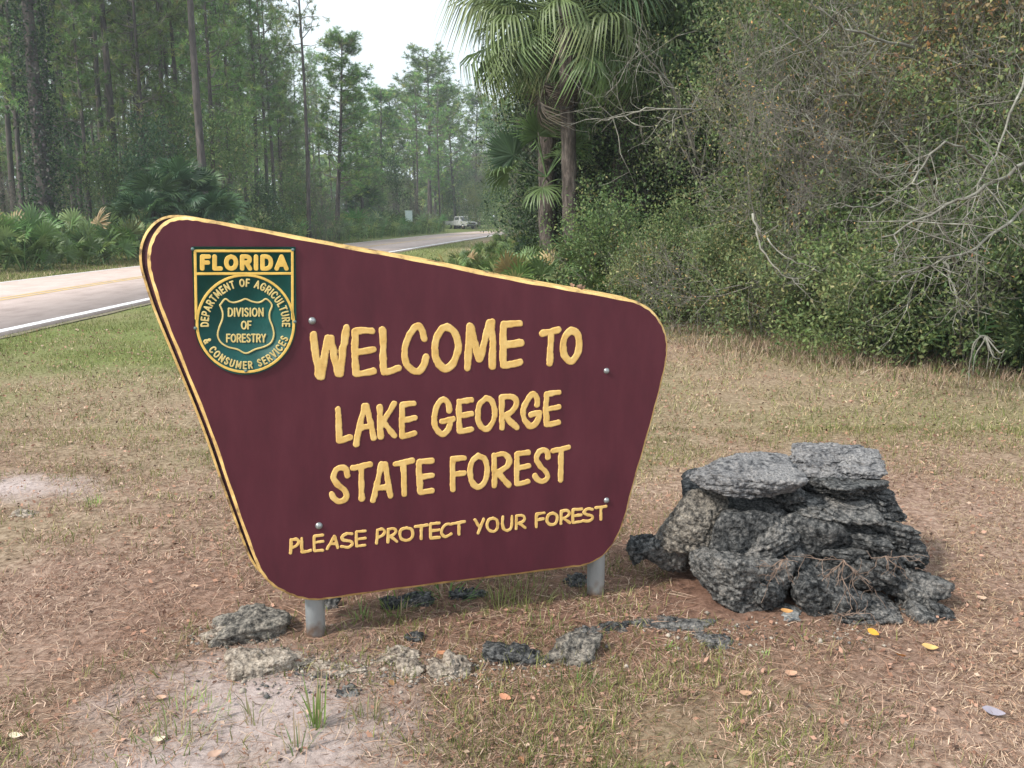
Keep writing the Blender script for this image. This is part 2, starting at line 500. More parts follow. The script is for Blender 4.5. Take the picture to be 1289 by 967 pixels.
# a yellow line also runs round the near edge of the back board
nnb = outline_normals(back_uv)
kk = len(back_uv)
i_ = np.arange(kk); j_ = (i_ + 1) % kk
vv = np.concatenate([np.stack([(back_uv + nnb * 0.0025)[:, 0], np.full(kk, YB - 0.001), (back_uv + nnb * 0.0025)[:, 1]], 1),
                     np.stack([(back_uv - nnb * 0.006)[:, 0], np.full(kk, YB - 0.003), (back_uv - nnb * 0.006)[:, 1]], 1),
                     np.stack([(back_uv + nnb * 0.0025)[:, 0], np.full(kk, YB + 0.006), (back_uv + nnb * 0.0025)[:, 1]], 1)])
link('yellow_border', mesh_np('yellow_border', vv, np.concatenate([np.stack([i_, j_, j_ + kk, i_ + kk], 1), np.stack([i_, i_ + 2 * kk, j_ + 2 * kk, j_], 1)]), M_YEDGE, True), backb)

# ---- routed letters: each letter one mesh, a shallow painted trough in a raised lip
def seg_dist(PX, PY, A, B):
    d = B - A
    L = max((d ** 2).sum(), 1e-12)
    t = np.clip(((PX - A[0]) * d[0] + (PY - A[1]) * d[1]) / L, 0, 1)
    return np.hypot(PX - A[0] - t * d[0], PY - A[1] - t * d[1]), t
def stroke_mesh(name, strokes, hw, res, h=0.003, mat=None, wob=0.0, seed=0, trough=0.35, y0=0.0):
    """strokes: list of polylines in the board plane (m); hw: half width(s)"""
    allp = np.concatenate(strokes)
    mn, mxx = allp.min(0) - hw * 1.6, allp.max(0) + hw * 1.6
    xs = np.arange(mn[0], mxx[0] + res, res); ys = np.arange(mn[1], mxx[1] + res, res)
    X, Y = np.meshgrid(xs, ys)
    D = np.full(X.shape, 1e9)
    for P in strokes:
        for a, b_ in zip(P[:-1], P[1:]):
            d, _ = seg_dist(X, Y, a, b_)
            D = np.minimum(D, d)
    if wob:
        D = D + (wob * (fbm2(X.ravel(), Y.ravel(), 1 / (hw * 2.2), seed, 3) - 0.5)).reshape(X.shape)
    S = D - hw
    gy, gx = np.gradient(S, res)
    nrm = np.maximum(np.hypot(gx, gy), 0.3)
    ins = S < 0
    cell = ins[:-1, :-1] | ins[1:, :-1] | ins[:-1, 1:] | ins[1:, 1:]
    used = np.zeros(S.shape, bool)
    used[:-1, :-1] |= cell; used[1:, :-1] |= cell; used[:-1, 1:] |= cell; used[1:, 1:] |= cell
    snap = (S >= 0) & used
    step = np.where(snap, np.minimum(S, res * 1.6), 0)
    X2, Y2 = X - step * gx / nrm ** 2, Y - step * gy / nrm ** 2
    prof = np.clip(-S / (hw * 0.16), 0, 1)
    tr = np.clip(-S / hw, 0, 1)
    Z = h * (prof * (2 - prof) - trough * 1.0 * tr ** 1.2)
    Z = np.where(snap, -0.0015, Z)
    idx = -np.ones(S.shape, int)
    idx[used] = np.arange(used.sum())
    V = np.stack([X2[used], y0 - Z[used], Y2[used]], 1)
    c = np.argwhere(cell)
    F = np.stack([idx[c[:, 0], c[:, 1]], idx[c[:, 0], c[:, 1] + 1], idx[c[:, 0] + 1, c[:, 1] + 1], idx[c[:, 0] + 1, c[:, 1]]], 1)
    return mesh_np(name, V, F, mat, True)

# strokes traced letter by letter: (crop origin x, y, scale), half width px, letters
BIG = [
 ((380, 395, 7.161), 4.6, [
   [[(103, 190), (125, 370), (158, 565)], [(175, 570), (205, 380), (232, 215)], [(262, 218), (290, 390), (328, 545)], [(345, 545), (370, 330), (402, 125)]],
   [[(483, 160), (478, 350), (487, 545)], [(483, 160), (560, 152), (632, 156)], [(488, 348), (560, 338), (645, 322)], [(490, 548), (560, 540), (645, 518)]],
   [[(730, 145), (733, 350), (735, 520)], [(738, 528), (800, 520), (872, 495)]],
   [[(1102, 225), (1085, 155), (1042, 112), (990, 165), (945, 255), (925, 350), (938, 440), (985, 500), (1040, 522), (1092, 478), (1125, 390)]],
 ]),
 ((560, 390, 7.161), 4.7, [
   [[(10, 155), (75, 190), (115, 280), (115, 370), (75, 480), (10, 535), (-40, 505), (-80, 440), (-90, 340), (-70, 240), (-30, 175), (10, 155)]],
   [[(222, 145), (215, 340), (205, 525)], [(238, 150), (275, 320), (310, 445)], [(318, 440), (365, 270), (400, 110)], [(425, 108), (428, 320), (428, 515)]],
   [[(530, 130), (525, 320), (526, 500)], [(535, 132), (600, 128), (678, 124)], [(535, 318), (610, 308), (688, 296)], [(528, 503), (600, 490), (676, 472)]],
   [[(882, 214), (950, 198), (1022, 178)], [(955, 205), (952, 340), (944, 485)]],
   [[(1135, 190), (1190, 220), (1212, 310), (1195, 400), (1142, 465), (1090, 430), (1065, 350), (1080, 250), (1135, 190)]],
 ]),
 ((410, 480, 8.056), 3.9, [
   [[(125, 285), (130, 440), (138, 600)], [(142, 603), (190, 590), (245, 565)]],
   [[(392, 255), (345, 450), (308, 640)], [(412, 255), (455, 420), (487, 580)], [(352, 482), (450, 455)]],
   [[(550, 260), (552, 420), (560, 570)], [(692, 225), (640, 320), (585, 405)], [(582, 405), (640, 480), (697, 552)]],
   [[(773, 240), (772, 400), (777, 552)], [(777, 240), (840, 232), (895, 225)], [(780, 400), (840, 388), (903, 372)], [(780, 557), (840, 548), (900, 532)]],
   [[(1252, 300), (1237, 222), (1190, 190), (1140, 235), (1105, 330), (1110, 450), (1150, 520), (1195, 535), (1245, 485), (1272, 395)], [(1178, 405), (1288, 388)]],
 ]),
 ((560, 480, 8.056), 3.8, [
   [[(145, 205), (143, 350), (152, 505)], [(150, 205), (210, 200), (268, 188)], [(155, 350), (215, 342), (272, 332)], [(158, 510), (215, 502), (272, 488)]],
   [[(412, 172), (475, 205), (505, 320), (480, 430), (415, 487), (355, 440), (332, 340), (352, 235), (412, 172)]],
   [[(577, 165), (577, 320), (580, 475)], [(577, 162), (665, 155), (723, 190), (718, 255), (665, 315), (605, 345)], [(612, 345), (670, 415), (732, 468)]],
   [[(937, 240), (935, 170), (892, 130), (840, 185), (800, 270), (800, 370), (838, 438), (882, 457), (930, 420), (960, 335)], [(872, 336), (965, 318)]],
   [[(1030, 130), (1028, 280), (1030, 438)], [(1035, 132), (1100, 122), (1152, 116)], [(1040, 282), (1100, 274), (1156, 264)], [(1038, 440), (1100, 430), (1152, 418)]],
 ]),
 ((400, 560, 8.056), 3.8, [
   [[(300, 312), (285, 252), (230, 232), (180, 262), (160, 332), (200, 400), (268, 460), (292, 515), (265, 562), (210, 572), (165, 542), (140, 505)]],
   [[(355, 235), (440, 220), (532, 200)], [(440, 225), (443, 400), (445, 548)]],
   [[(645, 200), (600, 400), (562, 565)], [(683, 200), (715, 380), (740, 518)], [(618, 440), (720, 425)]],
   [[(790, 190), (870, 178), (962, 160)], [(867, 190), (873, 350), (880, 505)]],
   [[(1030, 172), (1032, 330), (1037, 480)], [(1035, 178), (1095, 170), (1155, 162)], [(1040, 328), (1100, 320), (1162, 310)], [(1040, 485), (1100, 478), (1157, 466)]],
 ]),
 ((560, 550, 7.582), 3.6, [
   [[(73, 210), (75, 360), (80, 505)], [(78, 208), (130, 205), (187, 207)], [(82, 357), (130, 352), (182, 345)]],
   [[(318, 180), (380, 215), (405, 320), (380, 430), (320, 482), (265, 440), (240, 335), (262, 235), (318, 180)]],
   [[(473, 175), (472, 330), (471, 468)], [(475, 175), (562, 165), (613, 212), (600, 272), (550, 312), (500, 335)], [(505, 335), (555, 400), (612, 460)]],
   [[(688, 165), (686, 310), (687, 450)], [(692, 162), (745, 155), (797, 152)], [(695, 300), (745, 292), (802, 280)], [(692, 447), (745, 440), (792, 424)]],
   [[(985, 200), (975, 150), (935, 128), (888, 160), (877, 222), (920, 290), (968, 340), (978, 390), (930, 425), (885, 408), (855, 370)]],
   [[(1030, 135), (1105, 120), (1182, 100)], [(1110, 130), (1108, 280), (1105, 413)]],
 ]),
 ((355, 640, 6.445), 1.9, [
   [[(75, 255), (72, 310), (69, 362)], [(80, 255), (120, 250), (136, 275), (115, 305), (80, 320)]],
   [[(160, 245), (160, 300), (163, 352)], [(165, 355), (232, 343)]],
   [[(262, 225), (260, 285), (263, 340)], [(262, 225), (330, 218)], [(265, 277), (332, 268)], [(265, 346), (332, 340)]],
   [[(425, 225), (395, 280), (365, 330)], [(428, 225), (440, 270), (452, 320)], [(390, 290), (440, 284)]],
   [[(567, 207), (525, 205), (488, 232), (500, 258), (552, 266), (572, 288), (540, 315), (482, 310)]],
   [[(605, 190), (603, 245), (606, 300)], [(605, 190), (676, 184)], [(605, 250), (676, 242)], [(606, 306), (672, 300)]],
   [[(775, 175), (772, 230), (768, 285)], [(780, 175), (815, 168), (833, 190), (815, 218), (780, 235)]],
   [[(862, 170), (860, 225), (860, 277)], [(865, 170), (907, 165), (926, 185), (907, 212), (870, 228)], [(880, 225), (932, 270)]],
   [[(1012, 157), (1050, 172), (1062, 208), (1048, 245), (1008, 260), (970, 248), (957, 210), (970, 172), (1012, 157)]],
   [[(1080, 148), (1182, 135)], [(1130, 145), (1131, 247)]],
   [[(1205, 130), (1203, 185), (1206, 237)], [(1208, 126), (1277, 120)], [(1208, 182), (1277, 175)], [(1208, 242), (1277, 235)]],
 ]),
 ((550, 625, 5.604), 1.9, [
   [[(100, 197), (72, 195), (42, 220), (32, 258), (60, 285), (100, 264)]],
   [[(108, 192), (195, 178)], [(155, 190), (156, 268)]],
   [[(268, 165), (302, 218)], [(330, 160), (290, 258)]],
   [[(395, 153), (423, 168), (430, 200), (418, 236), (392, 247), (362, 232), (355, 200), (366, 165), (395, 153)]],
   [[(465, 145), (463, 200), (475, 233), (500, 240), (525, 215), (530, 140)]],
   [[(562, 138), (560, 185), (560, 228)], [(562, 138), (602, 135), (620, 155), (602, 180), (565, 190)], [(575, 187), (622, 220)]],
   [[(703, 125), (700, 170), (701, 216)], [(705, 124), (757, 116)], [(703, 167), (750, 158)]],
   [[(815, 117), (842, 130), (848, 158), (836, 190), (810, 200), (784, 188), (776, 158), (790, 128), (815, 117)]],
   [[(878, 105), (876, 150), (875, 192)], [(878, 105), (917, 100), (936, 120), (912, 145), (883, 155)], [(892, 152), (936, 186)]],
   [[(960, 95), (958, 140), (960, 180)], [(960, 93), (1022, 88)], [(962, 137), (1016, 131)], [(962, 186), (1016, 178)]],
   [[(1097, 92), (1062, 88), (1036, 110), (1058, 130), (1092, 137), (1097, 158), (1065, 175), (1030, 172)]],
   [[(1120, 80), (1192, 70)], [(1157, 80), (1156, 162)]],
 ]),
]
WORDS = 'WELC OMETO LAKEG EORGE STATE FOREST PLEASEPROTE CTYOURFOREST'.split()
sd = 0
for bi, ((ox, oy, sc_), hwpx, letters) in enumerate(BIG):
    for li, L in enumerate(letters):
        st = []
        for s_ in L:
            pts = uvs([(ox + a / sc_, oy + b_ / sc_) for a, b_ in s_])
            st.append(catmull(pts, 5) if len(pts) > 2 else pts)
        c0 = (ox + L[0][0][0] / sc_, oy + L[0][0][1] / sc_)
        ppm = 1.0 / np.linalg.norm(uv(c0[0], c0[1] + 1) - uv(*c0))       # px per metre here
        hw = hwpx / ppm
        big = hwpx > 3
        sd += 1
        me = stroke_mesh('letter', st, hw, 0.0028 if big else 0.0018, 0.0018 if big else 0.0016, M_YELLOW, wob=hw * 0.75, seed=sd, trough=0.12, y0=-0.0005)
        link('letter', me, front)

# ---- the department badge, bolted on the board
BO = lambda a, b_: (230 + a / 5.375, 300 + b_ / 5.375)
SANS = {
 'A': (0.78, [[(0.02, 0), (0.39, 1)], [(0.39, 1), (0.76, 0)], [(0.16, 0.32), (0.62, 0.32)]]),
 'C': (0.72, [[(0.70, 0.80), (0.55, 0.97), (0.35, 1.0), (0.12, 0.85), (0.03, 0.5), (0.12, 0.15), (0.35, 0), (0.55, 0.03), (0.70, 0.2)]]),
 'D': (0.72, [[(0.05, 0), (0.05, 1)], [(0.05, 1), (0.35, 1), (0.6, 0.85), (0.69, 0.5), (0.6, 0.15), (0.35, 0), (0.05, 0)]]),
 'E': (0.58, [[(0.05, 0), (0.05, 1)], [(0.05, 1), (0.55, 1)], [(0.05, 0.52), (0.5, 0.52)], [(0.05, 0), (0.55, 0)]]),
 'F': (0.56, [[(0.05, 0), (0.05, 1)], [(0.05, 1), (0.55, 1)], [(0.05, 0.5), (0.48, 0.5)]]),
 'G': (0.76, [[(0.70, 0.80), (0.55, 0.97), (0.35, 1.0), (0.12, 0.85), (0.03, 0.5), (0.12, 0.15), (0.35, 0), (0.58, 0.04), (0.71, 0.2), (0.72, 0.45)], [(0.45, 0.45), (0.72, 0.45)]]),
 'I': (0.12, [[(0.06, 0), (0.06, 1)]]),
 'L': (0.52, [[(0.05, 1), (0.05, 0)], [(0.05, 0), (0.50, 0)]]),
 'M': (0.90, [[(0.05, 0), (0.08, 1)], [(0.08, 1), (0.45, 0.2)], [(0.45, 0.2), (0.82, 1)], [(0.82, 1), (0.85, 0)]]),
 'N': (0.74, [[(0.05, 0), (0.05, 1)], [(0.05, 1), (0.69, 0)], [(0.69, 0), (0.69, 1)]]),
 'O': (0.80, [[(0.40, 1), (0.66, 0.86), (0.77, 0.5), (0.66, 0.14), (0.40, 0), (0.14, 0.14), (0.03, 0.5), (0.14, 0.86), (0.40, 1)]]),
 'P': (0.62, [[(0.05, 0), (0.05, 1)], [(0.05, 1), (0.4, 1), (0.59, 0.88), (0.59, 0.62), (0.4, 0.48), (0.05, 0.48)]]),
 'R': (0.66, [[(0.05, 0), (0.05, 1)], [(0.05, 1), (0.4, 1), (0.59, 0.88), (0.59, 0.62), (0.4, 0.5), (0.05, 0.5)], [(0.35, 0.5), (0.64, 0)]]),
 'S': (0.60, [[(0.55, 0.84), (0.42, 0.98), (0.2, 0.98), (0.06, 0.80), (0.14, 0.62), (0.44, 0.42), (0.55, 0.24), (0.42, 0.03), (0.18, 0.02), (0.03, 0.18)]]),
 'T': (0.62, [[(0.02, 1), (0.60, 1)], [(0.31, 1), (0.31, 0)]]),
 'U': (0.72, [[(0.05, 1), (0.05, 0.3), (0.18, 0.05), (0.36, 0), (0.54, 0.05), (0.67, 0.3), (0.67, 1)]]),
 'V': (0.70, [[(0.02, 1), (0.35, 0)], [(0.35, 0), (0.68, 1)]]),
 'Y': (0.66, [[(0.02, 1), (0.33, 0.48)], [(0.64, 1), (0.33, 0.48)], [(0.33, 0.48), (0.33, 0)]]),
 '&': (0.72, [[(0.70, 0.0), (0.25, 0.62), (0.20, 0.85), (0.34, 1.0), (0.48, 0.85), (0.40, 0.66), (0.12, 0.42), (0.05, 0.2), (0.2, 0.0), (0.42, 0.04), (0.66, 0.42)]]),
}
shape = [(60, 56), (762, 58)]
for a in np.linspace(0, -180, 41): shape.append((424 + 343 * math.cos(R(a)), 578 - 343 * math.sin(R(a))))
shape_uv = uvs([BO(*p) for p in shape])
k = len(shape_uv)
TH = 0.006
v = np.concatenate([np.stack([shape_uv[:, 0], np.full(k, -TH), shape_uv[:, 1]], 1), np.stack([shape_uv[:, 0], np.full(k, 0.001), shape_uv[:, 1]], 1)])
i = np.arange(k); j = (i + 1) % k
tri = fill_poly(shape_uv)
badge = link('department_badge', mesh_np('department_badge', v, [np.stack([i, j, j + k, i + k], 1), tri], M_GREEN), sign)
LW = 7.5 / 5.375
def px_m(c):
    return np.linalg.norm(uv(c[0], c[1] + 1) - uv(*c))
pm = px_m(BO(424, 500))
def bstroke(nm, sts, hw_crop, mat, smooth=True, res=0.0011, h=0.0016, wob=0.0):
    st = []
    for s_ in sts:
        pts = uvs([BO(*p) for p in s_])
        st.append(catmull(pts, 4) if len(pts) > 2 and smooth else pts)
    return link(nm, stroke_mesh(nm, st, hw_crop / 5.375 * pm, res, h, mat, trough=0.0, y0=-TH - 0.0003, wob=wob), badge)
circ = [(424 + 327 * math.cos(a), 576 - 327 * math.sin(a)) for a in np.linspace(0, 2 * math.pi, 60)]
bstroke('border_line', [[(86, 86), (735, 86)], [(84, 92), (92, 545)], [(741, 92), (742, 545)], [(92, 240), (738, 238)]], 9, M_BYEL, False)
bstroke('ring_line', [circ], 9, M_BYEL, False)
shd = [(252, 452), (287, 410), (318, 428), (348, 434), (388, 424), (425, 410), (465, 426), (508, 434), (536, 426), (565, 410), (603, 450), (588, 500), (588, 545), (608, 600), (616, 655), (597, 705), (550, 733), (490, 750), (428, 777), (370, 750), (308, 735), (258, 703), (237, 655), (248, 600), (268, 548), (270, 500), (252, 452)]
bstroke('shield_line', [shd], 6, M_BCREAM, True)
def text_line(word, x0, x1, y0, y1, hw, mat, gap=0.22):
    ws = [SANS[c][0] for c in word]
    tot = sum(ws) + gap * (len(word) - 1)
    k_ = (x1 - x0) / tot
    x = x0
    for c, w in zip(word, ws):
        bstroke('letter', [[(x + a * k_, y0 + (1 - b_) * (y1 - y0)) for a, b_ in s_] for s_ in SANS[c][1]], hw, mat, True, 0.0009)
        x += (w + gap) * k_
text_line('FLORIDA', 128, 703, 124, 205, 15, M_BYEL, 0.38)
text_line('DIVISION', 308, 545, 474, 526, 5.6, M_BCREAM, 0.26)
text_line('OF', 398, 462, 562, 612, 5.6, M_BCREAM, 0.24)
text_line('FORESTRY', 297, 560, 650, 700, 5.6, M_BCREAM, 0.24)
def arc_text(txt, a0, a1, rad, hgt, inward, wid=0.78):
    ws = [SANS[c][0] * wid if c != ' ' else 0.32 for c in txt]
    gap = 0.20
    tot = sum(ws) + gap * (len(txt) - 1)
    pos = 0
    for c, w in zip(txt, ws):
        m_ = pos + w / 2
        pos += w + gap
        if c == ' ': continue
        a = R(a0 + (a1 - a0) * m_ / tot)
        ux, uy = math.cos(a), -math.sin(a)                     # outward, crop px
        tx, ty = math.sin(a), math.cos(a)                      # clockwise
        if inward: ox_, oy_, tx, ty = -ux, -uy, -tx, -ty
        else: ox_, oy_ = ux, uy
        cx_, cy_ = 424 + rad * ux, 576 + rad * uy
        glyph = []
        for s_ in SANS[c][1]:
            glyph.append([(cx_ + tx * (gx2 - SANS[c][0] / 2) * wid * hgt + ox_ * (gy2 - 0.5) * hgt,
                           cy_ + ty * (gx2 - SANS[c][0] / 2) * wid * hgt + oy_ * (gy2 - 0.5) * hgt) for gx2, gy2 in s_])
        bstroke('letter', glyph, 5.6, M_BCREAM, True, 0.0009)
arc_text('DEPARTMENT OF AGRICULTURE', 184.5, -4.5, 275, 46, False)
arc_text('& CONSUMER SERVICES', 201.5, 341.5, 282, 44, True)
def dome(rad, hgt, ring=16):
    v = [(0, 0, 1.0)]
    f = []
    V = [(0, -hgt, 0)]
    for r_, z_ in ((0.45, 0.9), (0.8, 0.6), (1.0, 0.0)):
        for q in range(ring):
            a = 2 * math.pi * q / ring
            V.append((rad * r_ * math.cos(a), -hgt * z_, rad * r_ * math.sin(a)))
    V.append((0, 0, 0))
    T = [(0, 1 + q, 1 + (q + 1) % ring) for q in range(ring)]
    Q = []
    for k_ in range(2):
        for q in range(ring):
            a = 1 + k_ * ring + q; b_ = 1 + k_ * ring + (q + 1) % ring
            Q.append((a, a + ring, b_ + ring, b_))
    return np.array(V), [np.array(T), np.array(Q)]
V_, F_ = dome(0.0062, 0.005)
bme = mesh_np('bolt', V_, F_, M_BBOLT, True)
for p_ in ((242.5, 313.5), (368.5, 314.5), (246, 413), (371, 405), (309.5, 466.5)):
    u_ = uv(*p_)
    link('bolt', bme, badge, (u_[0], -TH - 0.001, u_[1]))
V_, F_ = dome(0.0135, 0.010)
bolt = mesh_np('bolt', V_, F_, M_BOLT, True)
Vw = []
for p_ in ((393, 404), (401.5, 662), (763.5, 467), (763.5, 630)):
    u_ = uv(*p_)
    link('bolt', bolt, sign, (u_[0], 0.0, u_[1]), sc=1.0 if p_[0] < 500 else 0.9)
# posts
def tube(P, rad, ring=10, cap=True, rs=None):
    P = np.asarray(P, float)
    rs = np.full(len(P), rad) if rs is None else np.asarray(rs, float)
    t = np.gradient(P, axis=0); t /= np.linalg.norm(t, axis=1)[:, None] + 1e-9
    up = np.where(np.abs(t[:, 2:3]) > 0.9, np.array([[1.0, 0, 0]]), np.array([[0, 0, 1.0]]))
    a = np.cross(t, up); a /= np.linalg.norm(a, axis=1)[:, None]
    for q in range(1, len(a)):                                 # keep the frame from flipping
        pr = a[q - 1] - t[q] * (a[q - 1] @ t[q])
        ln = np.linalg.norm(pr)
        if ln > 1e-6: a[q] = pr / ln
    c = np.cross(t, a)
    th = np.linspace(0, 2 * math.pi, ring, endpoint=False)
    V = P[:, None, :] + rs[:, None, None] * (np.cos(th)[None, :, None] * a[:, None, :] + np.sin(th)[None, :, None] * c[:, None, :])
    V = V.reshape(-1, 3)
    n_ = len(P)
    q, r_ = np.meshgrid(np.arange(n_ - 1), np.arange(ring), indexing='ij')
    q, r_ = q.ravel(), r_.ravel()
    F = np.stack([q * ring + r_, q * ring + (r_ + 1) % ring, (q + 1) * ring + (r_ + 1) % ring, (q + 1) * ring + r_], 1)
    if cap:
        V = np.concatenate([V, P[:1], P[-1:]])
        rr = np.arange(ring)
        T = np.concatenate([np.stack([np.full(ring, n_ * ring), (rr + 1) % ring, rr], 1), np.stack([np.full(ring, n_ * ring + 1), (n_ - 1) * ring + rr, (n_ - 1) * ring + (rr + 1) % ring], 1)])
        return V, [F, T]
    return V, [F]
def to_local(p):
    q = Vector(p) - Vector((S_ORG.x, S_ORG.y, 0))
    return (q.dot(S_DIR), -q.dot(S_NRM), q.z)
for p_, top in ((PL, 1.28), (PR_, 1.10)):
    l_ = to_local(p_)
    yc = BT + POST_R + 0.002
    V_, F_ = tube([(l_[0], yc, -0.25), (l_[0], yc, 0.3), (l_[0], yc, top - 0.004), (l_[0], yc, top)], POST_R, 24)
    link('post', mesh_np('post', V_, F_, M_GALV, True), sign)
# ------------------------------------------------------------------ rocks
def ico(sub):
    bm = bmesh.new()
    bmesh.ops.create_icosphere(bm, subdivisions=sub, radius=1.0)
    V = np.array([v.co[:] for v in bm.verts]); F = np.array([[v.index for v in f.verts] for f in bm.faces])
    bm.free()
    return V, F
ICO = {s_: ico(s_) for s_ in (3, 4, 5, 6)}
def rock_verts(seed, dims, sub=5, facets=11, rough=0.12, flat=0.0, layers=0.0, soft=0.12):
    """a broken stone: random cutting planes, then layers, knobs and pits"""
    r_ = np.random.default_rng(seed)
    V, F = ICO[sub]
    N = r_.normal(size=(facets, 3)); N /= np.linalg.norm(N, axis=1)[:, None]
    D = r_.uniform(0.62, 0.95, facets)
    N = np.concatenate([N, np.eye(3), -np.eye(3)]); D = np.concatenate([D, r_.uniform(0.82, 0.98, 6)])
    dot = V @ N.T
    rr = np.where(dot > 0.05, D / np.maximum(dot, 0.05), 9.0)
    rr = -soft * np.log(np.exp(-np.minimum(rr, 6) / soft).sum(1))
    P = V * rr[:, None]
    dims = np.array(dims) / 2
    P = P * dims
    sz = dims.mean()
    o_ = seed * 7.13
    nrm = P / np.linalg.norm(P, axis=1)[:, None]
    a = fbm(P / sz * 1.2 + o_, seed, 3) - 0.5
    c = fbm(P / 0.035 + o_, seed + 5, 4) - 0.5
    d = np.abs(fbm(P / 0.06 + o_, seed + 9, 3) - 0.5) * 2
    e_ = np.abs(fbm(P / 0.016 + o_, seed + 21, 3) - 0.5)
    nrm = nrm * (1 - 0.0 * sz)
    P = P - nrm * (np.clip(0.12 - e_, 0, 1) * 0.07)[:, None]
    P = P + nrm * (a * rough * 2.2 * sz + c * 0.022 * (0.5 + rough * 4) - np.clip(0.25 - d, 0, 1) * 0.035)[:, None]
    if layers:
        ph = P[:, 2] / 0.028 + 2.5 * fbm(P / 0.12 + o_, seed + 3, 3)
        w = np.abs((ph % 1) - 0.5) * 2
        P[:, :2] -= nrm[:, :2] * (layers * 0.014 * (w < 0.35))[:, None]
    return P, F
def rotz(P, a):
    c, s = math.cos(a), math.sin(a)
    return np.stack([P[:, 0] * c - P[:, 1] * s, P[:, 0] * s + P[:, 1] * c, P[:, 2]], 1)
def rotx(P, a):
    c, s = math.cos(a), math.sin(a)
    return np.stack([P[:, 0], P[:, 1] * c - P[:, 2] * s, P[:, 1] * s + P[:, 2] * c], 1)
def roty(P, a):
    c, s = math.cos(a), math.sin(a)
    return np.stack([P[:, 0] * c + P[:, 2] * s, P[:, 1], -P[:, 0] * s + P[:, 2] * c], 1)
def rock_mat(name, dark, mid, pale, amt, crust=(0.50, 0.44, 0.38)):
    m, n, l, b, out = new_mat(name)
    t = n.new('ShaderNodeTexCoord')
    def no(sc, det=10, ro=0.7):
        x = n.new('ShaderNodeTexNoise'); x.inputs['Scale'].default_value = sc; x.inputs['Detail'].default_value = det; x.inputs['Roughness'].default_value = ro
        l.new(t.outputs['Object'], x.inputs['Vector']); return x
    a1, a2, a3 = no(45), no(8, 6), no(130, 6)
    v = n.new('ShaderNodeTexVoronoi'); v.inputs['Scale'].default_value = 60; l.new(t.outputs['Object'], v.inputs['Vector'])
    r1 = ramp(n, [(0.34, dark), (0.46, mid), (0.58, pale), (0.72, crust)])
    l.new(a1.outputs['Fac'], r1.inputs[0])
    r2 = ramp(n, [(amt, (0, 0, 0)), (amt + 0.14, (1, 1, 1))])
    l.new(a2.outputs['Fac'], r2.inputs[0])
    r3 = ramp(n, [(0.3, dark), (0.5, pale), (0.7, crust)])
    l.new(a3.outputs['Fac'], r3.inputs[0])
    mx_ = n.new('ShaderNodeMix'); mx_.data_type = 'RGBA'
    l.new(r2.outputs[0], mx_.inputs[0]); l.new(r1.outputs[0], mx_.inputs[6]); l.new(r3.outputs[0], mx_.inputs[7])
    l.new(mx_.outputs[2], b.inputs['Base Color'])
    b.inputs['Roughness'].default_value = 0.95
    b.inputs['Specular IOR Level'].default_value = 0.15
    ad = n.new('ShaderNodeMath'); ad.operation = 'MULTIPLY_ADD'
    l.new(v.outputs['Distance'], ad.inputs[0]); ad.inputs[1].default_value = 0.7; l.new(a1.outputs['Fac'], ad.inputs[2])
    bp = n.new('ShaderNodeBump'); bp.inputs['Strength'].default_value = 1.0; bp.inputs['Distance'].default_value = 0.014
    l.new(ad.outputs[0], bp.inputs['Height'])
    bp2 = n.new('ShaderNodeBump'); bp2.inputs['Strength'].default_value = 0.7; bp2.inputs['Distance'].default_value = 0.004
    l.new(a3.outputs['Fac'], bp2.inputs['Height']); l.new(bp.outputs[0], bp2.inputs['Normal'])
    l.new(bp2.outputs[0], b.inputs['Normal'])
    return m
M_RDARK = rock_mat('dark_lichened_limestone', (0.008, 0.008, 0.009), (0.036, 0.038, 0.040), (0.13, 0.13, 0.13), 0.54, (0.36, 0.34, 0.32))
M_RGREY = rock_mat('grey_limestone', (0.011, 0.012, 0.013), (0.062, 0.063, 0.064), (0.20, 0.195, 0.19), 0.50, (0.40, 0.36, 0.325))
M_RSLAB = rock_mat('grey_slab_limestone', (0.015, 0.015, 0.017), (0.11, 0.11, 0.117), (0.25, 0.245, 0.25), 0.46, (0.42, 0.39, 0.37))
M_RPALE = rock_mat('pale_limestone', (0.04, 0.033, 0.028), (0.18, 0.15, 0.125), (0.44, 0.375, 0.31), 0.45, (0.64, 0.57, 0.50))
M_MORT = rock_mat('old_mortar', (0.10, 0.105, 0.11), (0.20, 0.205, 0.21), (0.33, 0.335, 0.335), 0.60)

M_RCRUST = rock_mat('pale_crusted_grey_limestone', (0.02, 0.02, 0.02), (0.09, 0.083, 0.076), (0.26, 0.235, 0.205), 0.50, (0.50, 0.44, 0.37))
pile = thing('stone_pier', 'broken pier of stacked rough grey limestone with flat cap slabs beside the sign', 'stone pier', (1.15, 3.8, 0))
PB = Vector((1.15, 3.8, 0))
